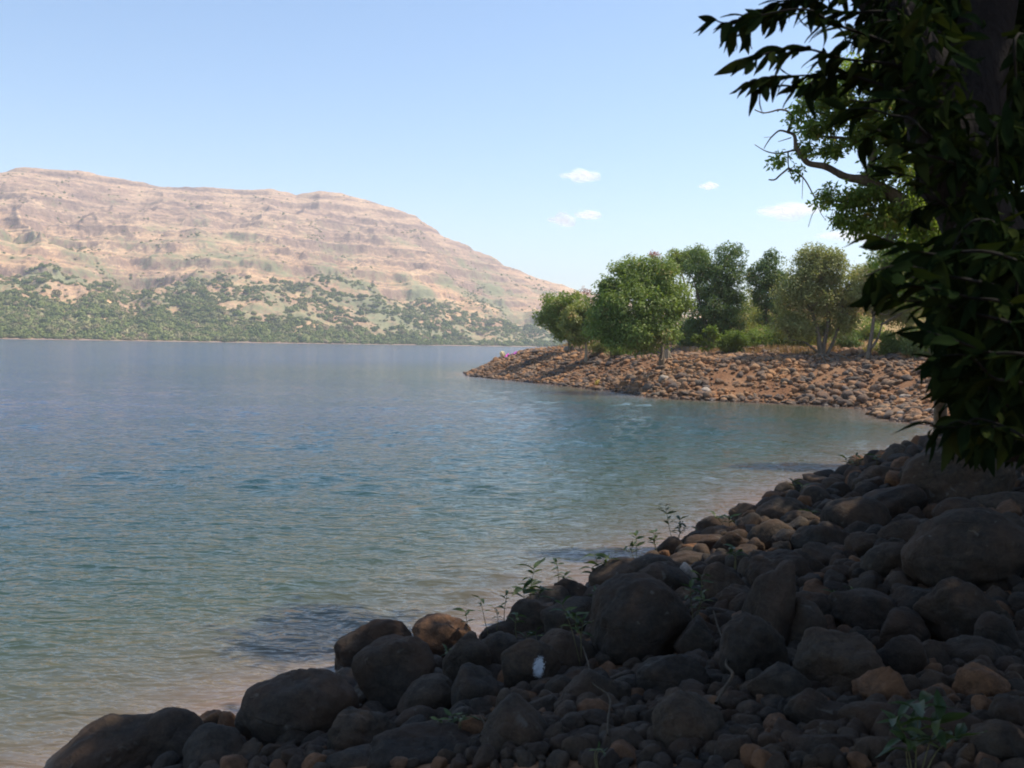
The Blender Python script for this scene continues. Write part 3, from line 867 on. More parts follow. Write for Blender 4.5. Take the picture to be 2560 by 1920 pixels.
# filler stones on the near bank, largest first
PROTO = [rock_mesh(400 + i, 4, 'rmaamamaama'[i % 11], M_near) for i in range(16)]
PROTO_R = [rock_mesh(430 + i, 4, 'mara'[i % 4], M_rust) for i in range(5)]
rf = np.random.default_rng(5)
cand = []
px = rf.uniform(-60, 2620, 16000); py = 1090 + 850 * rf.uniform(0, 1, 16000) ** 0.8
Pc, tc = march(px, py, 0.05)
sdc = sdist(Pc[:, 0], Pc[:, 1])
ok = (sdc > 0.02) & (tc < 36)
px, py, Pc, tc = px[ok], py[ok], Pc[ok], tc[ok]
sizes = (15 + 26 * rf.uniform(0, 1, len(px)) ** 1.6) / F * np.clip(tc, 0, 11) + np.where(tc > 11, 0.02 + 0.013 * (tc - 11), 0)
order = np.argsort(-sizes)
occ = list(rock_c)
placed = []
for j in order:
    x, y = Pc[j, 0], Pc[j, 1]; r_ = sizes[j]
    ar = np.array(occ)
    dd = np.hypot(ar[:, 0] - x, ar[:, 1] - y)
    if (dd < 0.70 * ar[:, 2] + 0.52 * r_).any(): continue
    occ.append((x, y, r_)); placed.append(j)
placed = sorted(placed, key=lambda j: -sizes[j] / tc[j])
N_IND = 300 - len(TR) - 40
small_pts = []
for k, j in enumerate(placed):
    r_ = sizes[j]; p = Pc[j]
    sc3 = (r_ * rf.uniform(0.9, 1.25), r_ * rf.uniform(0.8, 1.1), r_ * rf.uniform(0.6, 0.9))
    rust = rf.uniform() < 0.04 + 0.05 * (py[j] > 1650)
    if k < N_IND:
        me = random.choice(PROTO_R if rust else PROTO)
        o = obj('stone', me)
        o.scale = sc3; o.rotation_euler = (rf.uniform(-0.5, 0.5), rf.uniform(-0.5, 0.5), rf.uniform(0, 6.28))
        gz = float(ground_z(p[0], p[1]))
        o.location = (p[0], p[1], gz + sc3[2] * 0.45)
        ppx, ppy = to_px(np.array(o.location))
        ROCKS.append((o, float(ppx), float(ppy), 2 * r_ / tc[j] * F, 2 * sc3[2] / tc[j] * F, None, None, 'x' if not rust else 'rust'))
    else:
        small_pts.append((p[0], p[1], r_))
lowp = [rock_mesh(500 + i, 3, 'aamaa'[i % 5], M_near if i != 4 else M_rust) for i in range(9)]
low_coll = proto_collection('small_stone_shapes', lowp)
# pebbles and rubble between them
n = 9000
px = rf.uniform(-80, 2640, n); py = 1080 + 860 * rf.uniform(0, 1, n) ** 0.7
Pq, tq = march(px[:n // 2], py[:n // 2]); Pq2, tq2 = march(px[n // 2:], py[n // 2:])
Pq = np.concatenate([Pq, Pq2]); tq = np.concatenate([tq, tq2])
Pq = Pq + rf.normal(size=Pq.shape) * np.array([0.05, 0.05, 0])
s_ = sdist(Pq[:, 0], Pq[:, 1])
okq = (s_ > -0.08) & (tq < 40)
Pq = Pq[okq]; tq = tq[okq]
rq = (0.012 + 0.034 * rf.uniform(0, 1, len(Pq)) ** 3) * (0.8 + 0.09 * tq)
rca = np.array(rock_c)
free = (np.hypot(Pq[:, 0, None] - rca[None, :, 0], Pq[:, 1, None] - rca[None, :, 1]) > 0.92 * rca[None, :, 2]).all(1)
Pq, tq, rq = Pq[free], tq[free], rq[free]
sp3 = np.array(small_pts) if small_pts else np.zeros((0, 3))
ax_ = np.concatenate([Pq[:, 0], sp3[:, 0]]); ay_ = np.concatenate([Pq[:, 1], sp3[:, 1]]); ar_ = np.concatenate([rq, sp3[:, 2]])
az_ = ground_z(ax_, ay_) + ar_ * 0.3
n = len(ax_)
tag(scatter('bank_rubble', np.stack([ax_, ay_, az_], -1), ar_[:, None] * rf.uniform(0.65, 1.25, (n, 3)), rf.uniform(0, 6.3, (n, 3)), low_coll, 3),
    'small stones and rubble filling the gaps between the boulders of the near bank', 'rubble', kind='stuff')

# ------------------------------------------------------------------ headland stones
HR = [(1424, 879, 30, 18, 'r', M_pale, 'flat grey boulder beside the pale stump below the yellow green tree'), (1346, 882, 36, 15, 'a', M_dark, 'dark overhanging rock on the crest of the headland tip'),
      (1240, 905, 16, 16, 'a', M_dry, 'small pointed rock left of the cream cloth on the headland tip'), (1363, 937, 16, 13, 'r', M_dry, None),
      (1659, 953, 26, 19, 'r', M_pale, 'pale rounded boulder in the middle of the headland slope'), (1703, 944, 30, 18, 'm', M_dark, None), (1624, 975, 28, 20, 'm', M_dark, 'dark boulder at the waterline left of centre on the headland slope'),
      (1683, 972, 24, 20, 'm', M_dark, None), (1652, 924, 26, 16, 'm', M_dark, None), (1765, 982, 24, 18, 'r', M_pale, 'round pale boulder just above the water right of the headland slope centre'), (1772, 927, 20, 14, 'm', M_dry, None),
      (1879, 951, 22, 18, 'r', M_dry, None), (1844, 961, 26, 14, 'm', M_dry, None), (1727, 930, 18, 13, 'r', M_dry, None), (1990, 939, 18, 14, 'm', M_dry, None),
      (2009, 974, 24, 20, 'a', M_dry, None), (2029, 979, 20, 18, 'a', M_dark, None), (1988, 978, 22, 15, 'm', M_dry, None), (2046, 985, 18, 16, 'r', M_dry, None),
      (1964, 964, 22, 14, 'm', M_dark, None), (2073, 968, 20, 14, 'r', M_dark, None), (2135, 953, 32, 13, 'm', M_dark, None), (2147, 984, 32, 16, 'm', M_dry, None),
      (2159, 1007, 32, 22, 'r', M_dark, None), (2120, 997, 26, 26, 'm', M_dark, 'dark blocky boulder at the water where the orange soil patch ends'), (2093, 1008, 26, 17, 'm', M_dark, None),
      (2182, 988, 26, 14, 'm', M_dry, None), (2264, 995, 28, 15, 'r', M_pale, None), (2233, 999, 18, 17, 'r', M_dark, None),
      (2220, 1030, 26, 14, 'r', M_dry, None), (2255, 1038, 24, 15, 'r', M_pale, None), (2290, 1030, 26, 15, 'm', M_dry, None), (2300, 1046, 22, 13, 'm', M_dry, None),
      (2330, 1028, 24, 14, 'r', M_pale, None), (1300, 925, 16, 12, 'm', M_dry, None), (1195, 938, 16, 8, 'a', M_dark, 'low dark rock at the very tip of the headland'),
      (1560, 960, 20, 14, 'm', M_dry, None), (1800, 962, 22, 14, 'm', M_dry, None), (1910, 930, 20, 14, 'm', M_dark, None), (1500, 905, 20, 12, 'm', M_dark, None)]
hp = np.array([(h[0], h[1], h[2], h[3]) for h in HR], float)
Ph, th_ = march(hp[:, 0], hp[:, 1], 0.1)
for i, hrk in enumerate(HR):
    cx, cy, w, h, st, mat, lab = hrk
    d = th_[i]; p = Ph[i]
    a, c = w / F * d * 0.55, h / F * d * 0.6
    me = rock_mesh(600 + i, 3, st, mat)
    o = obj('boulder', me); o.scale = (a, 0.5 * (a + c), c)
    o.rotation_euler = (0, R(random.uniform(-12, 12)), -VIEWYAW(p))
    o.location = (p[0], p[1] + 0.1, float(ground_z(p[0], p[1])) + c * 0.55)
    ROCKS.append((o, cx, cy, w, h, None, lab, 'head'))
dry = [rock_mesh(700 + i, 2 if i % 3 else 3, 'maamaa'[i % 6], (M_dry, M_dry, M_dark, M_dry, M_dark, M_dry)[i % 6]) for i in range(12)]
dry_coll = proto_collection('headland_stone_shapes', dry)
n = 115000
hx = rf.uniform(-8, 42, n); hy = rf.uniform(37, 112, n)
s_ = sdist(hx, hy)
soil = fbm(hx / 3.4, hy / 2.4, 6.6, 3)
keep = (s_ > -0.35) & (s_ < 12.5) & (soil + 0.28 * rf.uniform(-1, 1, n) > -0.27 + 0.10 * sstep(9, 12, s_)) | ((s_ > -0.3) & (s_ < 0.9))
hx, hy = hx[keep], hy[keep]; n = len(hx)
hr = (0.05 + 0.21 * rf.uniform(0, 1, n) ** 3.2) * (1 + 0.9 * fbm(hx / 3, hy / 2.5, 1, 3))
hz = ground_z(hx, hy) + hr * 0.25
tag(scatter('headland_rubble', np.stack([hx, hy, hz], -1), hr[:, None] * rf.uniform(0.7, 1.3, (n, 3)) * np.array([1.15, 1.0, 0.75]), np.stack([rf.uniform(-.4, .4, n), rf.uniform(-.4, .4, n), rf.uniform(0, 6.3, n)], -1), dry_coll, 4),
    'brown tumbled stones covering the slope of the headland down to the water', 'rubble', kind='stuff')

# ------------------------------------------------------------------ tubes and trees
def tube(path, radii, sides=8, seed=0, rough=0.12):
    path = np.asarray(path, float); radii = np.asarray(radii, float)
    m = len(path)
    # smooth the polyline
    tt = np.linspace(0, m - 1, (m - 1) * 5 + 1)
    def cr(a):
        out = []
        for t in tt:
            i = min(int(t), m - 2); u = t - i
            p0, p1, p2, p3 = a[max(i - 1, 0)], a[i], a[i + 1], a[min(i + 2, m - 1)]
            out.append(0.5 * ((2 * p1) + (-p0 + p2) * u + (2 * p0 - 5 * p1 + 4 * p2 - p3) * u * u + (-p0 + 3 * p1 - 3 * p2 + p3) * u ** 3))
        return np.array(out)
    q = cr(path); rr_ = np.maximum(cr(radii[:, None])[:, 0], radii.min() * 0.6)
    tn = norm(np.gradient(q, axis=0))
    ref = np.array([0.13, 0.21, 0.97]) if abs(tn[0][2]) < 0.8 else np.array([0.97, 0.13, 0.2])
    V = []
    s0 = norm(np.cross(tn[0], ref))
    for i in range(len(q)):
        s0 = norm(s0 - tn[i] * np.dot(s0, tn[i])); b0 = np.cross(tn[i], s0)
        aa = np.arange(sides) / sides * 2 * math.pi
        k = 1 + rough * fbm(np.cos(aa) * 1.3 + seed, np.sin(aa) * 1.3, np.full(sides, i * 0.35), 2) * 2
        V.append(q[i] + (np.cos(aa)[:, None] * s0 + np.sin(aa)[:, None] * b0) * (rr_[i] * k)[:, None])
    V = np.concatenate(V)
    fs = []
    for i in range(len(q) - 1):
        for j in range(sides):
            j2 = (j + 1) % sides
            fs.append((i * sides + j, i * sides + j2, (i + 1) * sides + j2, (i + 1) * sides + j))
    return V, np.array(fs)

class Geo:
    def __init__(s): s.v = []; s.f = []; s.n = 0; s.r = []
    def add(s, v, f, r=None):
        s.v.append(v); s.f.append(f + s.n); s.n += len(v)
        s.r.append(r if r is not None else np.zeros(len(v)))
    def mesh(s, name, smooth=True):
        return mesh_np(name, np.concatenate(s.v), np.concatenate(s.f), smooth, {'rnd': np.concatenate(s.r)})

def crown_leaves(centers, radii3, nleaf, L, rnd, seed, upbias=0.6, droop=0.0, sub=0.45, shell=0.45, flat=0.8, per=70):
    """leaves on many small sprays spread through ellipsoids (centres, half axes)"""
    r = np.random.default_rng(seed)
    vol = np.prod(radii3, axis=1) ** (2 / 3); vol = vol / vol.sum()
    ns = max(6, nleaf // per)
    e = r.choice(len(centers), ns, p=vol)
    d = norm(r.normal(size=(ns, 3)))
    rad_ = shell + (1.02 - shell) * r.uniform(0, 1, ns) ** 0.7
    C = centers[e] + d * radii3[e] * rad_[:, None]
    lrnd = np.clip(r.normal(0.45, 0.2, ns), 0, 1)
    k = r.integers(0, ns, nleaf)
    dd = norm(r.normal(size=(nleaf, 3)))
    sr = sub * r.uniform(0.6, 1.25, ns)
    off = dd * (r.uniform(0.25, 1, nleaf) ** 0.6 * sr[k])[:, None] * np.array([1, 1, flat])
    Pp = C[k] + off
    N_ = norm(dd * 0.8 + np.array([0, 0, upbias]) + r.normal(size=(nleaf, 3)) * 0.45)
    D = norm(np.cross(N_, r.normal(size=(nleaf, 3))) + dd * 0.5 + np.array([0, 0, -droop]))
    Ls = L * r.uniform(0.7, 1.3, nleaf)
    rv = np.clip(lrnd[k] + r.normal(0, 0.16, nleaf), 0, 1)
    V, Fc, rn = leaf_quads(Pp, D, N_, Ls, Ls * r.uniform(0.36, 0.55, nleaf), rv)
    return V, Fc, rn, C

def px_clumps(cl, d, fwd=1.0):
    cs, rs = [], []
    for c in cl:
        cx, cy, rx, ry = c[:4]; dz = c[4] if len(c) > 4 else 0
        p = at_depth(cx, cy, d + dz)
        cs.append(p); sc_ = (d + dz) / F
        rs.append((rx * sc_, 0.5 * (rx + ry) * sc_ * fwd, ry * sc_))
    return np.array(cs), np.array(rs)

def tree(name, label, cat, group, base, limbs, clumps, d, L, nleaf, lmat, bmat, seed, twigs=26, **kw):
    base = np.asarray(base, float)
    root = empty(name, base)
    tag(root, label, cat, group)
    cs, rs = px_clumps([tuple(c[:4]) + ((c[4] if len(c) > 4 else 0) + kw.get('dz', 0),) for c in clumps], d, kw.pop('fwd', 1.0)); kw.pop('dz', 0)
    V, Fc, rn, C = crown_leaves(cs, rs, nleaf, L, None, seed, **kw)
    g = Geo()
    ends = []
    for li, (path, r0, r1) in enumerate(limbs):
        path = np.asarray(path, float)
        vv, ff = tube(path, np.linspace(r0, r1, len(path)), 8, seed + li)
        g.add(vv, ff); ends.append(path)
    allp = np.concatenate([e[1:] for e in ends])
    r = np.random.default_rng(seed + 9)
    for c in C[r.permutation(len(C))[:twigs]]:
        i = np.argmin(np.linalg.norm(allp - c, axis=1) + np.maximum(0, allp[:, 2] - c[2]) * 1.5)
        a = allp[i]; mid = a * 0.45 + c * 0.55 + r.normal(size=3) * 0.12 * np.linalg.norm(c - a) + np.array([0, 0, -0.08 * np.linalg.norm(c - a)])
        vv, ff = tube([a, mid, c], np.array([0.05, 0.03, 0.012]) * kw.get('twigscale', 1.0), 5, 3)
        g.add(vv, ff)
    obj('trunk', g.mesh('trunk'), bmat, root)
    ge = Geo(); ge.add(V, Fc, rn)
    o = obj('crown', ge.mesh('crown', False), lmat, root)
    o['kind'] = 'stuff'
    return root

def gp(px_, py_):
    p, t = march([px_], [py_])
    while t[0] > 112 and py_ < 960: py_ += 1; p, t = march([px_], [py_])
    p = p[0]
    p[2] = float(ground_z(p[0], p[1]))
    return p

def limb_px(pts, d):
    return np.array([at_depth(np.array(float(a[0])), np.array(float(a[1])), d + (a[2] if len(a) > 2 else 0)) for a in pts])

GH = 'trees standing on the headland'
# far left tree of the headland
def htree(name, label, d, trunks, clumps, L, n, lm, bm, seed, **kw):
    paths = []
    for pts, r0, r1 in trunks:
        q = limb_px(pts, d)
        paths.append([q, r0, r1])
    b = paths[0][0][0].copy()
    gz = float(ground_z(b[0], b[1]))
    if b[2] > gz - 0.1 or True:
        b2 = b.copy(); b2[2] = gz - 0.15
        paths[0][0] = np.concatenate([[b2], paths[0][0]]) if b[2] > gz + 0.05 else paths[0][0]
    base = (b[0], b[1], gz)
    return tree(name, label, 'tree', GH, base, paths, clumps, d, L, n, lm, bm, seed, **kw)

htree('tree', 'dark green loose tree at the far left end of the headland trees', 87,
      [([(1425, 868), (1415, 835), (1400, 800), (1392, 760)], 0.16, 0.05), ([(1420, 850), (1395, 820), (1370, 800)], 0.09, 0.03)],
      [(1395, 765, 40, 34), (1370, 790, 34, 30), (1425, 760, 36, 28), (1415, 810, 40, 36), (1362, 806, 22, 18), (1440, 830, 34, 28), (1400, 838, 20, 18)],
      0.24, 11000, M_leaf_mid, M_bark, 31, sub=0.55, shell=0.5)
htree('tree', 'small yellow green tree beside the far left headland tree', 79,
      [([(1465, 872), (1462, 845), (1455, 810), (1450, 780)], 0.13, 0.04)],
      [(1450, 790, 34, 34), (1480, 800, 32, 30), (1430, 815, 26, 22), (1500, 825, 30, 24), (1455, 830, 36, 22), (1445, 845, 20, 14)],
      0.23, 9000, M_leaf_yel, M_bark_pale, 32, sub=0.5, droop=0.5)
htree('tree', 'largest round crowned green tree in the middle of the headland', 67,
      [([(1655, 888), (1658, 850), (1664, 805), (1690, 765), (1700, 730)], 0.22, 0.06), ([(1656, 870), (1640, 820), (1600, 760), (1570, 720)], 0.16, 0.05), ([(1660, 830), (1690, 790), (1715, 760)], 0.1, 0.04)],
      [(1605, 690, 62, 50, 1), (1560, 700, 46, 42), (1650, 700, 50, 46), (1580, 760, 72, 56, -1.2), (1650, 770, 58, 52, -0.6), (1520, 740, 34, 40), (1530, 800, 46, 40, -0.6),
       (1600, 830, 62, 34, -1.5), (1685, 745, 44, 40, 0.3), (1555, 850, 44, 22, -1), (1650, 835, 40, 30, -1.4), (1500, 775, 34, 34), (1615, 872, 34, 14, -1), (1500, 830, 34, 26, -0.6)],
      0.20, 38000, M_leaf_mid, M_bark, 33, dz=-3.8, sub=0.6, shell=0.5, droop=0.4, twigs=40)
htree('tree', 'tall square shouldered dense tree right of the round crowned tree', 76,
      [([(1775, 880), (1778, 830), (1785, 760), (1800, 690), (1820, 640)], 0.25, 0.06), ([(1776, 850), (1750, 760), (1735, 700)], 0.15, 0.05)],
      [(1826, 645, 34, 34), (1805, 690, 50, 46), (1750, 660, 40, 36), (1770, 720, 50, 50), (1835, 715, 30, 48), (1800, 770, 56, 50, -0.6), (1840, 775, 24, 40),
       (1760, 790, 44, 44, 0.8), (1815, 825, 46, 36, -0.6), (1780, 850, 50, 28, 0.8), (1735, 840, 40, 40, 1.4)],
      0.20, 30000, M_leaf_dark, M_bark, 34, sub=0.55, shell=0.55, twigs=34)
htree('tree', 'pale leaved tree top showing between the round crown and the tall tree', 86,
      [([(1740, 860), (1730, 780), (1712, 710), (1700, 670)], 0.15, 0.05), ([(1722, 740), (1740, 680), (1745, 650)], 0.08, 0.03)],
      [(1695, 645, 26, 22), (1735, 640, 28, 20), (1680, 665, 26, 18), (1715, 665, 26, 18), (1750, 650, 22, 22)],
      0.22, 7000, M_leaf_mid, M_bark_pale, 35, sub=0.45, shell=0.2, per=50)
htree('tree', 'small dark green tree left of the grey olive tree', 74,
      [([(1920, 880), (1918, 820), (1912, 740), (1915, 680)], 0.14, 0.04)],
      [(1925, 650, 24, 24), (1905, 690, 32, 34), (1940, 700, 30, 34), (1915, 745, 34, 34), (1890, 700, 20, 18), (1935, 790, 40, 36), (1880, 685, 12, 10)],
      0.19, 11000, M_leaf_dark, M_bark, 36, sub=0.5)
rt = [([(2052, 905), (2050, 870), (2042, 820), (2030, 780), (2018, 755)], 0.20, 0.07), ([(2055, 900), (2062, 850), (2072, 790), (2062, 730), (2050, 700)], 0.16, 0.05),
      ([(2066, 890), (2085, 850), (2100, 800), (2110, 740)], 0.12, 0.04), ([(2044, 880), (2010, 855), (1975, 850)], 0.08, 0.03)]
htree('tree', 'grey olive airy tree with pale limbs rooted above the bay', 62, rt,
      [(2010, 690, 50, 44), (2070, 680, 48, 44), (1975, 740, 46, 48), (2040, 750, 60, 50), (2105, 740, 44, 48), (1985, 810, 54, 38), (2060, 820, 40, 28, 0.6), (2115, 800, 40, 40),
       (2030, 640, 34, 24), (2085, 645, 34, 26), (2140, 700, 24, 40)],
      0.17, 34000, M_leaf_oliv, M_bark, 37, sub=0.5, shell=0.2, per=46, twigs=70)
# stilt roots of that tree
rt_root = bpy.context.scene.objects.get('tree.006')
g = Geo()
rr_ = np.random.default_rng(8)
for k in range(13):
    u = k / 12
    top = at_depth(np.array(2048.0 + 26 * u), np.array(890.0 + rr_.uniform(-6, 6)), 61.5 + rr_.uniform(-0.4, 0.5))
    bot = top + np.array([(u - 0.5) * 1.5 - 0.1 + rr_.normal() * 0.12, -1.6 + rr_.normal() * 0.5, 0])
    bot[2] = float(ground_z(bot[0], bot[1])) - 0.08
    mid = (top + bot) / 2 + np.array([rr_.normal() * 0.08, 0.2, 0.15])
    v, f = tube([top, mid, bot], [0.09, 0.055, 0.04], 6, k)
    g.add(v, f)
obj('roots', g.mesh('roots'), M_bark, rt_root)
htree('tree', 'forked pale trunked tree half hidden by the near hanging leaves', 60,
      [([(2168, 925), (2172, 880), (2180, 830), (2186, 780), (2196, 730)], 0.17, 0.06), ([(2170, 880), (2192, 850), (2205, 810)], 0.10, 0.04), ([(2184, 790), (2168, 750), (2150, 700)], 0.08, 0.03)],
      [(2180, 690, 50, 44), (2235, 700, 54, 50), (2215, 770, 40, 40, 1), (2160, 740, 30, 30), (2300, 720, 60, 60), (2270, 790, 50, 40, 1), (2195, 740, 50, 50, 2), (2225, 640, 40, 30, 1)],
      0.15, 30000, M_leaf_oliv, M_bark, 38, sub=0.5, shell=0.1, per=50)
GT = 'red leaved tree tops behind the headland trees'
for (cx, cy, rx, ry, d, lab) in [(1462, 728, 20, 10, 100, 'red leaved tree top against the mountain foot left of the round crown'), (1642, 638, 16, 6, 96, 'small red tuft peeping over the largest round crown')]:
    b = at_depth(np.array(float(cx)), np.array(870.0), d); gz = float(ground_z(b[0], b[1])); 
    root = tree('tree', lab, 'tree', GT, (b[0], b[1], gz), [(np.array([[b[0], b[1], gz - 0.2], [b[0] + .2, b[1], gz + 2.5], at_depth(np.array(float(cx)), np.array(cy + ry * 1.0), d)]), 0.12, 0.04)],
                [(cx, cy, rx, ry), (cx + rx * 0.4, cy + ry * 2.2, rx * 0.8, ry)], d, 0.17, 380, M_leaf_red, M_bark_pale, 40 + cx % 7, sub=0.35, shell=0.1, per=40, twigs=14)

# undergrowth on the headland brow: each bush a thing
GB = 'bushes along the brow of the headland'
def bush(cx, cy, rx, ry, d, n, lm, seed, lab, L=0.15):
    b = at_depth(np.array(float(cx)), np.array(float(cy + ry)), d)
    gz = float(ground_z(b[0], b[1]))
    root = empty('bush', (b[0], b[1], gz)); tag(root, lab, 'bush', GB)
    cs, rs = px_clumps([(cx, cy, rx, ry), (cx - rx * 0.5, cy + ry * 0.4, rx * 0.6, ry * 0.6), (cx + rx * 0.5, cy + ry * 0.3, rx * 0.6, ry * 0.7)], d)
    V, Fc, rn, C = crown_leaves(cs, rs, n, L, None, seed, sub=0.4, shell=0.3)
    g = Geo()
    for c in C[:9]:
        v, f = tube([(b[0], b[1], gz - 0.1), (c + np.array([b[0], b[1], gz])) / 2, c], [0.04, 0.03, 0.01], 5, 1); g.add(v, f)
    obj('stem', g.mesh('stem'), M_bark, root)
    ge = Geo(); ge.add(V, Fc, rn); o = obj('foliage', ge.mesh('foliage', False), lm, root); o['kind'] = 'stuff'
BU = [(1885, 770, 30, 60, 84, 6000, M_leaf_oliv, 'tall olive thicket closing the gap right of the tall square tree'),
      (1850, 835, 50, 46, 76, 7000, M_leaf_oliv, 'olive thicket spilling down behind the bright bush'),
      (2000, 835, 60, 44, 68, 8000, M_leaf_yel, 'yellowish thicket filling the space left of the pale stilt roots'),
      (2160, 830, 60, 44, 72, 8000, M_leaf_mid, 'broad green thicket behind the forked pale trunk'),
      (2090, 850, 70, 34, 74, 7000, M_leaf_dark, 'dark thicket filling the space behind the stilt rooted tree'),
      (1960, 820, 50, 44, 76, 7000, M_leaf_mid, 'green thicket under the airy olive crown'),
      (1830, 850, 34, 26, 68, 5000, M_leaf_brt, 'bright yellow green bush at the foot of the tall square tree'),
      (1870, 800, 34, 50, 80, 5000, M_leaf_yel, 'tall yellowish bush in the gap below the dry hillock'),
      (1905, 850, 44, 34, 70, 6000, M_leaf_mid, 'mid green bush under the small dark tree'),
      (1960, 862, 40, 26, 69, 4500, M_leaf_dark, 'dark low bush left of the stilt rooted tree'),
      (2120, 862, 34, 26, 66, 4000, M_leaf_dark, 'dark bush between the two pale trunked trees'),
      (2245, 855, 40, 32, 60, 5000, M_leaf_brt, 'fresh green bush right of the forked pale trunk'),
      (2320, 850, 60, 50, 58, 6000, M_leaf_dark, 'dark bush behind the hanging leaves at the head of the bay'),
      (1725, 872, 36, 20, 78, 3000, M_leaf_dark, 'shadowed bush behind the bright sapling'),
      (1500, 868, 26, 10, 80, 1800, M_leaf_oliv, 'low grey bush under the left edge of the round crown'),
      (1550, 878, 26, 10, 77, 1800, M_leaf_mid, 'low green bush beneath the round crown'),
      (1700, 830, 50, 44, 82, 6000, M_leaf_dark, 'deeply shaded thicket between the round crown and the tall square tree'),  # dark leaves added to stand for the shade between the trees
      (2000, 870, 30, 16, 68, 2500, M_leaf_yel, 'small yellowish bush behind the stilt roots'),
      (2190, 880, 30, 18, 63, 2500, M_leaf_oliv, 'scrubby grey bush at the foot of the forked trunk'),
      (2400, 830, 70, 80, 60, 7000, M_leaf_yel, 'yellow green thicket glimpsed behind the dark hanging foliage')]
for i, b in enumerate(BU):
    bush(*b[:4], b[4], b[5], b[6], 50 + i, b[7])

# bright sapling
sb = at_depth(np.array(1772.0), np.array(893.0), 66); gz = float(ground_z(sb[0], sb[1]))
root = empty('sapling', (sb[0], sb[1], gz)); tag(root, 'bright green big leaved sapling in front of the dark gap between the headland trees', 'sapling')
cs, rs = px_clumps([(1777, 828, 12, 8), (1748, 848, 9, 8), (1768, 862, 16, 9), (1790, 838, 8, 8), (1756, 872, 10, 5)], 66)
V, Fc, rn, C = crown_leaves(cs, rs, 420, 0.3, None, 77, sub=0.22, shell=0.0, per=14)
g = Geo()
for c in cs:
    v, f = tube([(sb[0], sb[1], gz - 0.1), (c * 0.5 + np.array([sb[0], sb[1], gz]) * 0.5), c], [0.035, 0.025, 0.01], 5, 2); g.add(v, f)
obj('stem', g.mesh('stem'), M_bark_pale, root); ge = Geo(); ge.add(V, Fc, rn); o = obj('foliage', ge.mesh('foliage', False), M_leaf_brt, root); o['kind'] = 'stuff'

# pale stump with flared roots, and the small stump further left
def stump(cx, cy, w, h, lab, seed):
    p = gp(cx, cy + h * 0.4); d = p[1]; s_ = d / F
    g = Geo(); r = np.random.default_rng(seed)
    for k in range(6):
        a = -math.pi + k * math.pi / 5 + r.normal() * 0.15
        q = p + np.array([math.cos(a) * w * s_ * 0.6, math.sin(a) * w * s_ * 0.45, 0]); q[2] = float(ground_z(q[0], q[1])) - 0.05
        top = p + np.array([math.cos(a) * w * s_ * 0.1, math.sin(a) * 0.1, h * s_])
        v, f = tube([top, (top + q) / 2 + np.array([math.cos(a) * -0.08, 0, -0.1]), q], [w * s_ * 0.16, w * s_ * 0.13, w * s_ * 0.06], 7, k); g.add(v, f)
    o = obj('tree_stump', g.mesh('tree_stump'), M_bark_pale); tag(o, lab, 'stump')
stump(1668, 890, 26, 24, 'pale tree stump with flared roots in the sun under the round crown', 1)
stump(1449, 872, 8, 22, 'thin pale stump on the crest beneath the yellow green tree', 2)

# dry grass: hillock and brow
def grass_mesh(n, xs, ys, cond, hgt, seed, wid=0.05):
    r = np.random.default_rng(seed)
    x = r.uniform(*xs, n); y = r.uniform(*ys, n); k = cond(x, y); x, y = x[k], y[k]; n = len(x)
    z = ground_z(x, y)
    Pp = np.stack([x, y, z], -1)
    D = norm(np.stack([r.normal(0, 0.35, n), r.normal(0, 0.35, n), np.ones(n)], -1))
    N_ = norm(r.normal(size=(n, 3)) * np.array([1, 1, 0.2]))
    Ls = hgt * r.uniform(0.5, 1.3, n)
    return leaf_quads(Pp, D, N_, Ls, np.full(n, wid) * r.uniform(0.6, 1.6, n), r.uniform(0, 1, n))
V, Fc, rn = grass_mesh(60000, (8, 70), (95, 170), lambda x, y: sdist(x, y) > 12, 0.8, 3, 0.16)
ge = Geo(); ge.add(V, Fc, rn); tag(obj('hillock_grass', ge.mesh('hillock_grass', False), M_grass), 'dry orange grass on the hillock behind the headland trees', 'grass', kind='stuff')
V, Fc, rn = grass_mesh(70000, (2, 36), (55, 100), lambda x, y: (sdist(x, y) > 8.5) & (sdist(x, y) < 17) & (fbm(x / 2.5, y / 2.5, 3, 2) > -0.02), 0.45, 4, 0.05)
ge = Geo(); ge.add(V, Fc, rn); tag(obj('brow_grass', ge.mesh('brow_grass', False), M_grass), 'tufts of dry tan grass under the trees on the headland brow', 'grass', kind='stuff')

# cloths on the headland tip
def cloth_mat(name, col):
    t = NT(name); n = t.noise(t.coords('Object'), 8, 4)
    t.principled(t.mix(0.5, col, t.ramp(n, [(0.3, (0.8, 0.8, 0.8)), (0.7, (1.1, 1.1, 1.1))]), 'MULTIPLY'), 0.85, t.bump(n, 0.5, 0.05), 0.1)
    return t.m
def cloth(name, px0, px1, py_, lenh, mat, lab, seed):
    a, b = gp(px0, py_), gp(px1, py_ - 6)
    nu, nv_ = 26, 14
    u, v = np.meshgrid(np.linspace(0, 1, nu), np.linspace(0, 1, nv_))
    Xc = a[0] + (b[0] - a[0]) * u + (v - 0.5) * 0.1; d_ = (a[1] + b[1]) / 2
    Yc = d_ + (v - 0.5) * lenh + fbm(u * 4, v * 3, seed, 2) * 0.2
    Zc = ground_z(Xc, Yc) + 0.33 + 0.30 * fbm(u * 3.5 + seed, v * 3.5, 1, 3) - 0.5 * np.abs(v - 0.5) ** 2
    m = mesh_np(name, np.stack([Xc, Yc, Zc], -1).reshape(-1, 3), grid_faces(nu, nv_))
    o = obj(name, m, mat); sm = o.modifiers.new('thickness', 'SOLIDIFY'); sm.thickness = 0.02
    tag(o, lab, 'cloth')
cloth('cloth', 1262, 1282, 899, 1.3, cloth_mat('magenta_cloth', (0.72, 0.13, 0.50)), 'magenta cloth spread over the stones of the headland tip', 1)
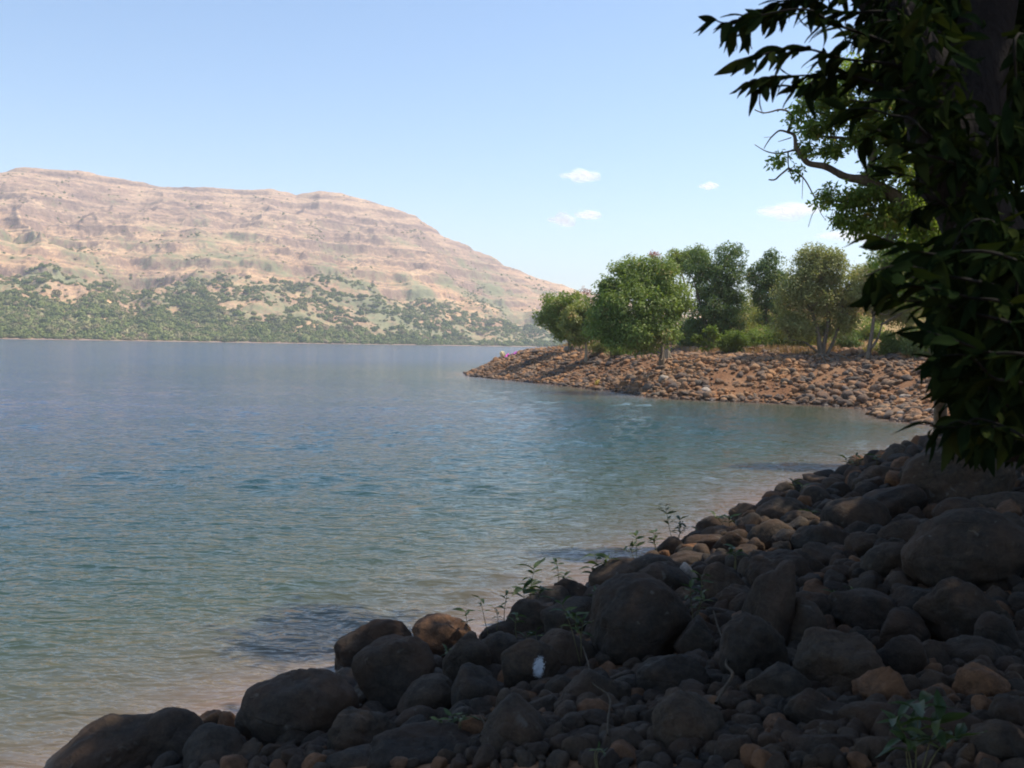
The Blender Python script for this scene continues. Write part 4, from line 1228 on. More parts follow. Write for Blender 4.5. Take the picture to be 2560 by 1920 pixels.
cloth('cloth', 1284, 1292, 893, 0.8, cloth_mat('violet_cloth', (0.62, 0.2, 0.55)), 'small violet pink cloth end lying upslope of the magenta cloth', 5)
# cream bundle: slumped sack shape
V, f = rock_verts(912, 4, 'r'); V = V * (1 + 0.1 * np.sin(V[:, :1] * 9 + V[:, 2:3] * 4)); V[:, 0] += V[:, 2] * -0.15
cb = gp(1256, 898); me = mesh_np('cloth_bundle', V * np.array([0.30, 0.3, 0.36]), f)
o = obj('cloth_bundle', me, cloth_mat('cream_cloth', (0.78, 0.62, 0.36))); o.location = cb + np.array([0, 0, 0.42])
tag(o, 'cream yellow cloth bundle propped left of the magenta cloth on the headland tip', 'bundle')
# yellowish scrap at the waterline
cloth('plastic_scrap', 1488, 1497, 970, 0.3, cloth_mat('yellow_scrap', (0.70, 0.52, 0.15)), 'yellow crumpled scrap at the waterline left of the big tree shadow edge', 9)

# ------------------------------------------------------------------ bank trees (mid distance, right)
GBK = 'trees growing on the near bank'
d2 = 15.0
def z4(pts, dz=0.0):      # coordinates read off the enlarged upper right corner
    return [(1700 + x * 0.3888, y * 0.3888, dz) for x, y in pts]
limb_main = limb_px([(2420, 1000), (2415, 850), (2390, 700), (2330, 590)] + z4([(1440, 1310), (1300, 1220), (1190, 1160), (1080, 1140), (1010, 1110), (930, 1070), (830, 1050), (780, 1000), (745, 940), (735, 870), (690, 850)]), d2)
gb = limb_main[0].copy(); gb[2] = float(ground_z(gb[0], gb[1])) - 0.1
limb_main = np.concatenate([[gb], limb_main])
rm = np.interp(np.arange(len(limb_main)), [0, 4, 8, 12, len(limb_main) - 1], [0.2, 0.13, 0.058, 0.038, 0.018])
root = empty('tree', (gb[0], gb[1], gb[2] + 0.1)); tag(root, 'sunlit small leaved tree on the bank reaching a crooked bare limb over the water', 'tree', GBK)
g = Geo(); v, f = tube(limb_main, rm, 10, 1); g.add(v, f)
tw = [([(690, 850), (715, 790), (712, 745), (690, 715), (640, 705), (580, 720), (530, 725), (480, 705)], 0.02, 0.008), ([(690, 850), (640, 840), (590, 880), (560, 920), (540, 955)], 0.016, 0.006),
      ([(735, 965), (640, 985), (560, 975), (480, 930)], 0.014, 0.005), ([(695, 980), (700, 1080), (745, 1185)], 0.012, 0.005), ([(700, 1080), (650, 1120), (610, 1155), (570, 1155)], 0.016, 0.01),
      ([(700, 1080), (790, 1140), (850, 1240), (885, 1320), (850, 1380), (825, 1460)], 0.013, 0.004), ([(885, 1320), (905, 1370), (940, 1420)], 0.006, 0.003), ([(715, 885), (630, 912)], 0.009, 0.004),
      ([(790, 1140), (785, 1280)], 0.006, 0.003), ([(590, 880), (540, 884)], 0.004, 0.003), ([(640, 705), (625, 720)], 0.01, 0.005), ([(835, 600), (940, 590), (990, 650), (1000, 760)], 0.015, 0.02),
      ([(1190, 1160), (1240, 1020), (1230, 800), (1260, 560), (1280, 400)], 0.06, 0.03), ([(1260, 700), (1100, 760), (980, 740), (860, 720)], 0.03, 0.01), ([(1240, 1000), (1100, 900), (950, 880), (820, 860)], 0.03, 0.01),
      ([(1300, 1220), (1200, 1280), (1080, 1300), (960, 1290)], 0.03, 0.008), ([(1300, 1220), (1230, 1350), (1100, 1420)], 0.025, 0.008), ([(1440, 1310), (1560, 1150), (1700, 900)], 0.07, 0.04),
      ([(1440, 1310), (1500, 1420), (1650, 1500)], 0.04, 0.02)]
for k, (pts, r0, r1) in enumerate(tw):
    q = limb_px(z4(pts), d2); v, f = tube(q, np.linspace(r0, r1, len(q)), 6, k); g.add(v, f)
obj('trunk', g.mesh('trunk'), M_bark, root)
cl = [(2010, 262, 34, 18), (2060, 300, 50, 26), (2100, 240, 60, 40), (2035, 330, 44, 20), (2085, 372, 40, 16), (2150, 330, 50, 40), (2050, 215, 50, 20), (2140, 180, 60, 40), (2190, 260, 60, 60), (2020, 375, 26, 12),
      (2080, 480, 34, 16), (2130, 505, 50, 26), (2050, 500, 24, 16), (2105, 545, 40, 14), (2170, 480, 50, 28), (1950, 398, 10, 14), (1938, 404, 10, 10), (1998, 428, 14, 8), (1985, 300, 14, 10), (2220, 400, 60, 60),
      (2260, 300, 60, 80), (2240, 160, 60, 60), (2300, 440, 60, 50), (2160, 560, 60, 30), (2230, 530, 60, 40), (2200, 330, 50, 40), (2280, 520, 60, 60), (2330, 580, 60, 50), (2180, 430, 40, 20)]
cs, rs = px_clumps(cl, d2); rs[:, 1] *= 1.5
V, Fc, rn, C = crown_leaves(cs, rs, 20000, 0.085, None, 91, sub=0.15, shell=0.0, per=20, upbias=0.4, droop=0.5)
ge = Geo(); ge.add(V, Fc, rn); o = obj('crown', ge.mesh('crown', False), M_leaf_bank, root); o['kind'] = 'stuff'

# yellow-green tree behind it, along the bank
root = tree('tree', 'yellow green sunlit tree on the bank behind the crooked limb', 'tree', GBK, gp(2330, 1110), [
    (np.array([gp(2350, 1115) + np.array([0, 0, -0.1]), at_depth(np.array(2350.), np.array(900.), 26), at_depth(np.array(2330.), np.array(700.), 26.5), at_depth(np.array(2310.), np.array(560.), 27)]), 0.2, 0.06),
    (limb_px([(2340, 820), (2400, 700), (2440, 560)], 26), 0.1, 0.04), (limb_px([(2335, 760), (2260, 660), (2220, 600)], 26), 0.07, 0.03)],
    [(2280, 560, 90, 60), (2200, 570, 50, 30), (2370, 540, 90, 80), (2250, 640, 70, 50), (2340, 640, 80, 60), (2430, 640, 80, 80), (2210, 680, 40, 30), (2300, 720, 70, 50), (2420, 450, 90, 80), (2330, 420, 70, 60), (2500, 560, 80, 90), (2400, 760, 80, 60), (2500, 760, 80, 90)],
    26, 0.10, 30000, M_leaf_bank, M_bark, 61, sub=0.3, shell=0.1, per=40, upbias=0.4, twigs=60)

# ------------------------------------------------------------------ the near overhanging tree
nt_base = np.array([2.9, 4.1, 0.0]); nt_base[2] = float(ground_z(nt_base[0], nt_base[1]))
NT_root = empty('tree', nt_base)
tag(NT_root, 'big dark leaning tree in the foreground at the right edge with long hanging leaves', 'tree', GBK)
ND = 3.6
g = Geo()
tp = [nt_base + np.array([0, 0, -0.3])] + list(limb_px([(2760, 1150, 0.4), (2640, 900, 0.2), (2500, 680, 0.1), (2405, 480), (2350, 320), (2310, 190), (2245, 60), (2140, -90), (1980, -320, -0.2), (1800, -700, -0.3)], ND))
v, f = tube(tp, [0.24, 0.19, 0.155, 0.135, 0.12, 0.11, 0.10, 0.08, 0.07, 0.06, 0.05], 20, 5, 0.22); g.add(v, f)
tp2 = limb_px([(2400, 480), (2410, 330, 0.1), (2450, 150, 0.2), (2480, -50, 0.3), (2500, -400, 0.5), (2560, -900, 0.9)], ND)
v, f = tube(tp2, [0.12, 0.11, 0.1, 0.095, 0.08, 0.05], 16, 8, 0.2); g.add(v, f)
v, f = tube(limb_px([(2420, 560, -0.1), (2450, 700, -0.15), (2500, 900, -0.2), (2530, 1150, -0.2)], ND), [0.05, 0.045, 0.04, 0.04], 10, 2, 0.2); g.add(v, f)
v, f = tube(limb_px([(2245, -20, -0.1), (2280, 60, -0.14), (2310, 130, -0.15), (2330, 200, -0.14)], ND), [0.011, 0.012, 0.014, 0.012], 8, 2, 0.1); g.add(v, f)   # climbing root on the trunk
obj('trunk', g.mesh('trunk'), M_bark_near, NT_root)

def big_leaf(seed, curl):
    r = np.random.default_rng(seed)
    ts = np.linspace(0, 1, 8)
    wd = np.array([0.02, 0.095, 0.14, 0.155, 0.145, 0.11, 0.06, 0.004])
    V = []
    for t, w in zip(ts, wd):
        y = t; z = -curl * t * t + 0.03 * math.sin(t * 6 + seed)
        sx = 0.05 * math.sin(t * 2.2 + seed) * t
        for q in (-1, -0.5, 0, 0.5, 1):
            V.append((sx + q * w, y, z + 0.35 * abs(q) * w + 0.012 * math.sin(9 * t + q * 3 + seed)))
    V = np.array(V); fs = []
    for i in range(7):
        for j in range(4):
            a = i * 5 + j; fs.append((a, a + 1, a + 6, a + 5))
    return V, np.array(fs)
BL = [big_leaf(s, c) for s, c in ((1, 0.1), (2, 0.22), (3, 0.35), (4, 0.05), (5, 0.28), (6, 0.45))]
BLM = []
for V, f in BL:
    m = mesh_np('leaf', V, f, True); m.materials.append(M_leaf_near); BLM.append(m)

def frame(D, N_):
    D = norm(D); S = norm(np.cross(D, N_)); N2 = np.cross(S, D)
    return np.stack([S, D, N2], 1)

# twigs carrying the leaves that stand out against sky and bay: pixel paths, depth, leaf length (m)
TW = [
 ([(2200, 110), (2080, 72), (1990, 60), (1900, 70), (1840, 76), (1800, 74)], 3.4, 0.125),
 ([(2230, 150), (2100, 128), (2000, 112), (1920, 112), (1860, 128), (1815, 150)], 3.3, 0.13),
 ([(2220, 30), (2100, 26), (2010, 8), (1940, 12), (1880, 32), (1850, 40)], 3.5, 0.125),
 ([(2150, -60), (2050, -30), (1960, -30), (1900, -6), (1850, 14)], 3.5, 0.13),
 ([(2260, 210), (2150, 160), (2060, 152), (1980, 160), (1930, 176)], 3.3, 0.12),
 ([(2250, 190), (2160, 180), (2100, 190), (2040, 196), (2000, 200)], 3.45, 0.12),
 ([(2200, 60), (2160, 80), (2120, 110), (2090, 150), (2070, 180)], 3.4, 0.115),
 ([(2190, 20), (2150, 50), (2140, 110), (2130, 150)], 3.6, 0.115),
 ([(2300, 270), (2240, 250), (2180, 250), (2130, 230)], 3.2, 0.125),
 ([(2330, 370), (2280, 330), (2230, 310), (2180, 300), (2150, 310)], 3.0, 0.14),
 ([(2350, 420), (2290, 390), (2220, 370), (2170, 360), (2140, 370)], 3.0, 0.14),
 ([(2380, 520), (2330, 470), (2300, 440), (2260, 420)], 3.1, 0.13),
 ([(2420, 500), (2370, 510), (2330, 520), (2310, 540)], 3.2, 0.12),
 ([(2480, 640), (2380, 610), (2300, 600), (2230, 600), (2170, 598)], 2.7, 0.15),
 ([(2500, 690), (2400, 670), (2320, 650), (2250, 640), (2190, 655)], 2.6, 0.15),
 ([(2500, 760), (2420, 740), (2330, 720), (2260, 700), (2200, 720)], 2.7, 0.14),
 ([(2520, 800), (2440, 800), (2370, 790), (2310, 770), (2260, 760)], 2.7, 0.14),
 ([(2540, 900), (2460, 890), (2400, 880), (2340, 860), (2310, 850)], 2.6, 0.14),
 ([(2540, 980), (2480, 960), (2420, 930), (2370, 930), (2330, 950)], 2.7, 0.14),
 ([(2560, 1060), (2500, 1040), (2440, 1020), (2390, 1030), (2360, 1050)], 2.7, 0.13),
 ([(2580, 1120), (2520, 1090), (2470, 1080), (2420, 1090), (2380, 1100)], 2.7, 0.13),
 ([(2470, 560), (2430, 600), (2400, 680), (2370, 760)], 2.9, 0.14),
 ([(2500, 300), (2470, 420), (2440, 520), (2440, 600)], 3.1, 0.13),
 ([(2530, 700), (2500, 830), (2470, 960), (2440, 1060)], 2.8, 0.14),
 ([(2520, 100), (2500, 240), (2480, 330)], 3.1, 0.13),
]
rl = np.random.default_rng(17)
leaves = []
gt = Geo()
for pts, d, LL in TW:
    if d > 3.25 and pts[0][1] < 250: LL *= 1.02
    q = limb_px([(pts[0][0] + 130, pts[0][1] + 50, max(0.0, 3.75 - d))] + pts, d)
    q = q + np.cumsum(rl.normal(0, 0.012, q.shape), axis=0) * np.array([1, 2.5, 1])
    v, f = tube(q, np.linspace(0.0055, 0.002, len(q)), 6, 1); gt.add(v, f)
    seg = np.linalg.norm(np.diff(q, axis=0), axis=1); cum = np.concatenate([[0], np.cumsum(seg)]); tot = cum[-1]
    s = tot * 0.12
    k = 0
    while s < tot:
        p = np.array([np.interp(s, cum, q[:, c]) for c in range(3)])
        i = min(np.searchsorted(cum, s), len(q) - 1); tdir = norm(q[i] - q[i - 1])
        for m in range(3 if d > 3.25 else 2):
            az = rl.uniform(0, 6.28)
            side = np.array([math.cos(az), math.sin(az) * 0.8, math.sin(az * 2) * 0.3])
            D = norm(tdir * rl.uniform(0.5, 1.2) + side * 0.75 + np.array([0, 0, -rl.uniform(-0.1, 0.75)]))
            N_ = norm(np.array([0, 0, 1.0]) + rl.normal(size=3) * 0.6)
            leaves.append((p, D, N_, LL * rl.uniform(0.5, 0.92)))
        s += rl.uniform(0.028, 0.05); k += 1
obj('twigs', gt.mesh('twigs'), M_twig, NT_root)
# the leaves that show largest become parts, the others one mass
vis = []
for (p, D, N_, LL) in leaves:
    x, y = to_px(p)
    inview = 0 < x < 2560 and 0 < y < 1400
    vis.append((LL / p[1] * (1 if inview else 0.05)) * (1.0 + 0.8 * (x < 2330)))
od = np.argsort(-np.array(vis))
mass = []
for r_, j in enumerate(od):
    p, D, N_, LL = leaves[j]
    if r_ < 300:
        o = bpy.data.objects.new('leaf', BLM[int(rl.integers(0, 6))]); COL.objects.link(o)
        M3 = frame(D, N_) * LL
        mw = Matrix([[*M3[0], p[0]], [*M3[1], p[1]], [*M3[2], p[2]], [0, 0, 0, 1]])
        o.parent = NT_root
        o.matrix_basis = Matrix.Translation(-Vector(nt_base)) @ mw
    else:
        mass.append(leaves[j])
# leaf mass on the right side and the canopy overhead
def add_cloud(n, fn, LL):
    for _ in range(n):
        p = fn()
        if p is None: continue
        D = norm(rl.normal(size=3) * np.array([1, 1, 0.5]) + np.array([0, 0, -0.7])); N_ = norm(np.array([0, 0, 0.9]) + rl.normal(size=3) * 0.7)
        mass.append((np.asarray(p), D, N_, LL * rl.uniform(0.7, 1.2)))
def right_side():
    x = rl.uniform(2200, 2720); y = rl.uniform(-150, 1130)
    lim = np.interp(y, [-150, 150, 300, 450, 560, 700, 900, 1000, 1130], [2230, 2340, 2390, 2410, 2370, 2350, 2350, 2370, 2400])
    if x < lim + rl.uniform(-30, 60): return None
    return at_depth(np.array(x), np.array(y), rl.uniform(3.9, 5.6))
add_cloud(6200, right_side, 0.125)
def left_fringe():
    x = rl.uniform(2150, 2420); y = rl.uniform(-120, 620)
    lim = np.interp(y, [-120, 60, 240, 330, 420, 560, 620], [2080, 2110, 2220, 2240, 2300, 2390, 2340])
    if x < lim + rl.uniform(0, 90): return None
    return at_depth(np.array(x), np.array(y), rl.uniform(3.7, 4.3))
add_cloud(650, left_fringe, 0.115)
def lower_mass():
    x = rl.uniform(2290, 2560); y = rl.uniform(600, 1050)
    if x < np.interp(y, [600, 800, 1000, 1120], [2340, 2320, 2370, 2420]) + rl.uniform(0, 60): return None
    return at_depth(np.array(x), np.array(y), rl.uniform(2.9, 3.9))
add_cloud(900, lower_mass, 0.125)
def over_trunk():
    y = rl.uniform(-60, 640)
    x = rl.normal(np.interp(y, [-60, 190, 480, 640], [2280, 2360, 2440, 2470]), 48)
    return at_depth(np.array(x), np.array(y), rl.uniform(3.0, 3.4))
add_cloud(260, over_trunk, 0.1)
gl = Geo()
def emit(mass_, g_):
    for (p, D, N_, LL) in mass_:
        V, f = BL[int(rl.integers(0, 6))]
        g_.add((V * LL) @ frame(D, N_).T + p, f, np.full(len(V), rl.uniform()))
emit(mass, gl)
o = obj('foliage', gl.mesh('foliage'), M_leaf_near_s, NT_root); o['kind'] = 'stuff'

# overhead crown of the near tree: sprays above the frame that shade the bank
S = np.array(sv)
rc = np.random.default_rng(23)
def canopy(n_spray, per, xr, sr, hr_, LL, seed, jit=0.5):
    """sprays above the strip of bank between xr along the shore and sr inland, lifted towards the sun"""
    r = np.random.default_rng(seed)
    out = []
    shp = sh[::-1] if False else sh
    seg = np.linalg.norm(np.diff(shp, axis=0), axis=1); cum = np.concatenate([[0], np.cumsum(seg)])
    u = r.uniform(xr[0], xr[1], n_spray)
    sx = np.interp(u, cum, shp[:, 0]); sy = np.interp(u, cum, shp[:, 1])
    inn = r.uniform(sr[0], sr[1], n_spray)
    gxp = sx + inn * 0.84; gyp = sy - inn * 0.54
    hgt = np.where(inn < 2.5, r.uniform(hr_[0] + 2.4, hr_[1] + 1.5, n_spray), r.uniform(hr_[0], hr_[1], n_spray))
    C = np.stack([gxp, gyp, ground_z(gxp, gyp, False)], -1) + S * (hgt / S[2])[:, None]
    if seed == 5:                       # unseen sprays added to cast the dark patch on the water
        wp = on_water(np.array(835.0), np.array(1590.0))
        hh_ = r.uniform(8.3, 9.3, 70)
        C = np.concatenate([C, wp + r.normal(size=(70, 3)) * np.array([0.34, 0.36, 0.0]) + S * (hh_ / S[2])[:, None]])
    # nothing may hang into the open part of the view
    for _ in range(7):
        x, y = to_px(C)
        b_ = (C[:, 1] > 0.5) & (x < 2380) & (x > -400) & (y > -300)
        C[b_] += S * 1.6
    x, y = to_px(C)
    bad = (C[:, 1] > 0.5) & (x < 2380) & (x > -400) & (y > -300)
    C = C[~bad]
    q = np.array([4.9, 15.0, 6.3]); rel = C - q; al = rel @ S; pd = np.linalg.norm(rel - al[:, None] * S, axis=1)
    C = C[~((al > 0) & (pd < 2.7))]
    q = np.array([11.0, 26.0, 6.0]); rel = C - q; al = rel @ S; pd = np.linalg.norm(rel - al[:, None] * S, axis=1)
    C = C[~((al > 0) & (pd < 1.8))]
    k = r.integers(0, len(C), len(C) * per)
    dd = norm(r.normal(size=(len(k), 3)))
    Pp = C[k] + dd * r.uniform(0.1, jit, (len(k), 1)) * np.array([1, 1, 0.6])
    N_ = norm(np.array([0, 0, 0.8]) + r.normal(size=(len(k), 3)) * 0.5 + dd * 0.3)
    D = norm(np.cross(N_, r.normal(size=(len(k), 3))) + np.array([0, 0, -0.4]))
    Ls = LL * r.uniform(0.7, 1.3, len(k))
    return C, leaf_quads(Pp, D, N_, Ls, Ls * 0.42, r.uniform(0, 1, len(k)))
print('shore length', np.linalg.norm(np.diff(sh, axis=0), axis=1).sum(), [tuple(np.round(p, 1)) for p in sh[:24]])
C1, (V, Fc, rn) = canopy(3300, 34, (0.0, 16.0), (-0.1, 9.5), (4.6, 11.0), 0.2, 5)
ge = Geo(); ge.add(V, Fc, rn)
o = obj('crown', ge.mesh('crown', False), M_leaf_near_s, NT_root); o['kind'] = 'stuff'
g = Geo()
hub = np.array(tp[-1]); hub2 = np.array(tp2[-1])
for c in C1[rc.permutation(len(C1))[:90]]:
    a = hub if np.linalg.norm(hub - c) < np.linalg.norm(hub2 - c) else hub2
    x, y = to_px((a + c) / 2)
    v, f = tube([a, (a + c) / 2 + np.array([0, 0, 0.4]), c], [0.05, 0.03, 0.01], 5, 1); g.add(v, f)
obj('branches', g.mesh('branches'), M_bark_near, NT_root)

# a second bank tree further along whose crown shades the middle of the bank
root = empty('tree', (9.5, 12.0, float(ground_z(9.5, 12.0)))); tag(root, 'shady tree on the bank at the right edge whose crown shades the far boulders', 'tree', GBK)
C2, (V, Fc, rn) = canopy(2600, 34, (14.0, 34.0), (0.1, 11.0), (4.0, 11.0), 0.24, 6, 0.7)
ge = Geo(); ge.add(V, Fc, rn)
o = obj('crown', ge.mesh('crown', False), M_leaf_near_s, root); o['kind'] = 'stuff'
g = Geo(); b0 = np.array([9.5, 12.0, float(ground_z(9.5, 12.0)) - 0.2]); hub = b0 + np.array([0.5, 0.3, 5.5])
v, f = tube([b0, b0 + np.array([0.3, 0, 2.5]), hub], [0.25, 0.2, 0.13], 10, 4); g.add(v, f)
for c in C2[rc.permutation(len(C2))[:70]]:
    v, f = tube([hub, (hub + c) / 2 + np.array([0, 0, 0.5]), c], [0.07, 0.04, 0.01], 5, 1); g.add(v, f)
obj('trunk', g.mesh('trunk'), M_bark, root)

# ------------------------------------------------------------------ seedlings along the bank
def small_leaf():
    V, f = big_leaf(1, 0.2)
    return V * np.array([1.15, 1, 1]), f
SLM = []
for s, c in ((11, 0.15), (12, 0.3), (13, 0.05)):
    V, f = big_leaf(s, c); m = mesh_np('leaf', V * np.array([0.95, 1, 1]), f, True); m.materials.append(M_leaf_seed); SLM.append(m)
GS = 'seedlings growing between the stones of the near bank'
def seedling(bx, by, stems, nl, leafpx, lab, seed, mat=None, name='seedling'):
    """stems: list of pixel tip positions; leafpx leaf length in photo pixels"""
    p, t = march([bx], [by], 0.14); p = p[0]; d = p[1]
    root = empty(name, p); tag(root, lab, 'plant', GS)
    r = np.random.default_rng(seed); LL = leafpx / F * d
    g = Geo()
    for (tx, ty) in stems:
        tip = at_depth(np.array(float(tx)), np.array(float(ty)), d + r.normal() * 0.03)
        mid = (p + tip) / 2 + np.array([r.normal() * 0.02, r.normal() * 0.02, 0])
        b = p + np.array([0, 0, -0.12])
        q = np.array([b, mid, tip]); v, f = tube(q, [0.0042 * (0.6 + d / 20), 0.0034 * (0.6 + d / 20), 0.002 * (0.6 + d / 20)], 5, 1); g.add(v, f)
        n = nl
        for k in range(n):
            u = 0.45 + 0.55 * (k + 1) / n
            base = b * (1 - u) + tip * u + (mid - (b + tip) / 2) * 4 * u * (1 - u)
            for m in range(2):
                az = k * 1.4 + m * math.pi + r.normal() * 0.4
                D = norm(np.array([math.cos(az), math.sin(az), r.uniform(0.0, 0.7)]))
                N_ = norm(np.array([0, 0, 1.0]) + r.normal(size=3) * 0.35)
                o = bpy.data.objects.new('leaf', SLM[int(r.integers(0, 3))]); COL.objects.link(o)
                ls = LL * r.uniform(0.9, 1.5) * (0.75 + 0.25 * (k == n - 1))
                M3 = frame(D, N_) * ls
                o.parent = root
                o.matrix_basis = Matrix([[*M3[0], base[0] - p[0]], [*M3[1], base[1] - p[1]], [*M3[2], base[2] - p[2]], [0, 0, 0, 1]])
    obj('stem', g.mesh('stem'), M_stem, root)
SD = [(1181, 1605, [(1163, 1529)], 3, 26, 'spindly seedling at the water edge right of the orange brown boulder'),
      (1228, 1590, [(1201, 1497), (1236, 1520)], 3, 24, 'thin forked seedling leaning left over the water'),
      (1262, 1572, [(1267, 1488)], 4, 22, 'slim upright seedling with few leaves between the forked one and the bushy one'),
      (1322, 1530, [(1335, 1422), (1308, 1470), (1352, 1472)], 4, 40, 'bushiest seedling with broad leaves against the water'),
      (1400, 1484, [(1392, 1405), (1410, 1440)], 4, 28, 'tall narrow seedling right of the bushiest seedling'),
      (1484, 1460, [(1488, 1390), (1525, 1398), (1478, 1420)], 3, 34, 'wide leafy seedling above the largest domed boulder'),
      (1594, 1410, [(1590, 1340), (1575, 1365)], 4, 26, 'left one of the pair of seedlings on the skyline of the bank'),
      (1645, 1390, [(1640, 1330), (1628, 1345)], 4, 24, 'right one of the pair of seedlings on the skyline of the bank'),
      (1691, 1368, [(1664, 1265), (1716, 1318), (1700, 1300)], 5, 26, 'tallest seedling reaching well above the stones over the pink water'),
      (1825, 1330, [(1790, 1292), (1822, 1296)], 3, 28, 'low seedling beside the domed stone on the edge of the bank'),
      (1738, 1550, [(1726, 1470), (1752, 1440), (1760, 1500)], 4, 32, 'sprig of fresh leaves beside the pale quartz like stone'),
      (1455, 1640, [(1405, 1512), (1460, 1548), (1432, 1540)], 4, 36, 'arching light green sprig in front of the seedlings above the splashed boulder'),
      (1297, 1600, [(1295, 1538)], 3, 28, 'small seedling between the stones below the bushiest seedling'),
      (1325, 1622, [(1318, 1588), (1338, 1585)], 2, 30, 'tiny low seedling just above the white splashed boulder'),
      (1118, 1672, [(1118, 1626)], 3, 24, 'tiny seedling in the gap right of the round boulder with the sunlit side'),
      (1492, 1540, [(1505, 1490), (1488, 1480)], 2, 24, 'small seedling on the top left of the largest domed boulder'),
      (2190, 1170, [(2188, 1140)], 3, 26, 'bright sunlit seedling at the bay edge'),
      (1996, 1240, [(1984, 1205), (2008, 1215)], 3, 16, 'sparse twiggy seedling at the bank edge near the lone brown rock'),
      (2122, 1180, [(2116, 1146), (2134, 1155)], 3, 20, 'dark seedling left of the bright sunlit seedling'),
      (2150, 1175, [(2155, 1150), (2140, 1140)], 2, 16, 'slim dark seedling close beside the bright sunlit one'),
      (2020, 1300, [(2010, 1275), (2030, 1280)], 3, 18, 'low green sprig among the stones behind the slab boulder'),
      (2110, 1500, [(2080, 1482), (2130, 1475), (2150, 1495)], 3, 26, 'sprawling bluish green plant between the wedge and the right edge boulders'),
      (1836, 1430, [(1836, 1368), (1826, 1378), (1846, 1380)], 2, 26, 'grassy upright tuft above the square block'),
      (1150, 1830, [(1095, 1800), (1130, 1790), (1165, 1795)], 3, 30, 'low leafy sprig lying between the tan topped boulder and the long flat boulder'),
      (2290, 1930, [(2245, 1800), (2300, 1760), (2350, 1800), (2390, 1850), (2280, 1850)], 4, 88, 'broad leaved plant with long leaves in the bottom right corner'),
      (1500, 1900, [(1495, 1870), (1510, 1880)], 2, 22, 'tiny green sprout near the bottom edge right of the pear shaped boulder')]
for i, s in enumerate(SD):
    seedling(*s, 200 + i)

def stick(pts, r0, r1, lab, lift_=0.16):
    px_ = np.array([p[0] for p in pts], float); py_ = np.array([p[1] for p in pts], float)
    Pk, tk = march(px_, py_, lift_)
    Pk = Pk + np.random.default_rng(len(lab)).normal(0, 0.012, Pk.shape)
    v, f = tube(Pk, np.linspace(r0, r1, len(Pk)), 7, 3, 0.2)
    o = obj('dead_vine', mesh_np('dead_vine', v, f), M_vine); tag(o, lab, 'vine')
stick([(1787, 1530), (1804, 1573), (1817, 1625), (1813, 1656), (1830, 1686), (1817, 1729), (1795, 1768)], 0.007, 0.011, 'pale crooked dead vine hanging between the domed and the cracked boulder', 0.22)
stick([(1455, 1600), (1468, 1665), (1485, 1705), (1525, 1737), (1527, 1790), (1515, 1842)], 0.005, 0.007, 'thin dead vine trailing down right of the white splashed boulder', 0.2)
stick([(1180, 1800), (1215, 1795), (1250, 1770), (1290, 1765)], 0.006, 0.008, 'short dead vine curving above the pear shaped brown boulder', 0.2)
stick([(1205, 1800), (1207, 1820), (1195, 1838)], 0.005, 0.004, 'small dead vine end drooping below the short curved vine', 0.2)

# ------------------------------------------------------------------ label the rocks
marks = [(r[1], r[2], r[5]) for r in ROCKS if r[5]]
marks += [(r[1], r[2], None) for r in ROCKS if False]
near_words = {}
ordw = ['nearest', 'second', 'third', 'fourth', 'fifth', 'sixth', 'seventh', 'eighth', 'ninth', 'tenth', 'eleventh', 'twelfth', 'thirteenth', 'fourteenth', 'fifteenth', 'sixteenth', 'seventeenth', 'eighteenth', 'nineteenth', 'twentieth']
headmarks = [(1465, 840, 'yellow green tree'), (1668, 890, 'pale tree stump'), (1772, 850, 'bright sapling'), (2060, 930, 'stilt rooted tree'), (2172, 890, 'forked pale trunk'), (1270, 897, 'magenta cloth')]
buckets = {}
for r in ROCKS:
    o, x, y, w, h, lm, lab, st = r
    head = st == 'head'
    o['group'] = 'boulders on the headland' if head else 'boulders and stones of the near bank'
    o['category'] = 'boulder' if (w > 95 or head) else 'stone'
    if lab:
        o['label'] = lab; continue
    if lm:
        o['label'] = 'the ' + lm; continue
    best = min(headmarks if head else marks, key=lambda m: (m[0] - x) ** 2 + ((m[1] - y) * 1.2) ** 2)
    dx, dy = x - best[0], y - best[1]
    dr = ('right of' if dx > 0 else 'left of') if abs(dx) > abs(dy) else ('below' if dy > 0 else 'above')
    buckets.setdefault((best[2], dr), []).append((dx * dx + dy * dy, r))
for (nm, dr), lst in buckets.items():
    lst.sort(key=lambda q: q[0])
    for k, (_, r) in enumerate(lst):
        o, x, y, w, h, lm, lab, st = r
        col = 'rusty' if (st == 'rust' or (o.data.materials and 'rusty' in o.data.materials[0].name)) else ('pale' if 'pale' in o.data.materials[0].name else 'dark' if st != 'head' else 'brown')
        size = 'large' if w > 140 else 'medium' if w > 80 else 'small'
        if st == 'head': size = 'stony'
        noun = 'boulder' if (w > 95 or st == 'head') else 'stone'
        od_ = ordw[min(k, 19)]
        o['label'] = ('%s %s %s, %s such %s the %s' % (size, col, noun, od_, dr, nm)) if od_ == 'nearest' else ('%s %s %s, %s one %s the %s' % (size, col, noun, od_, dr, nm))
        o['label'] = o['label'].replace('stony', 'headland').replace('nearest such', 'nearest one')

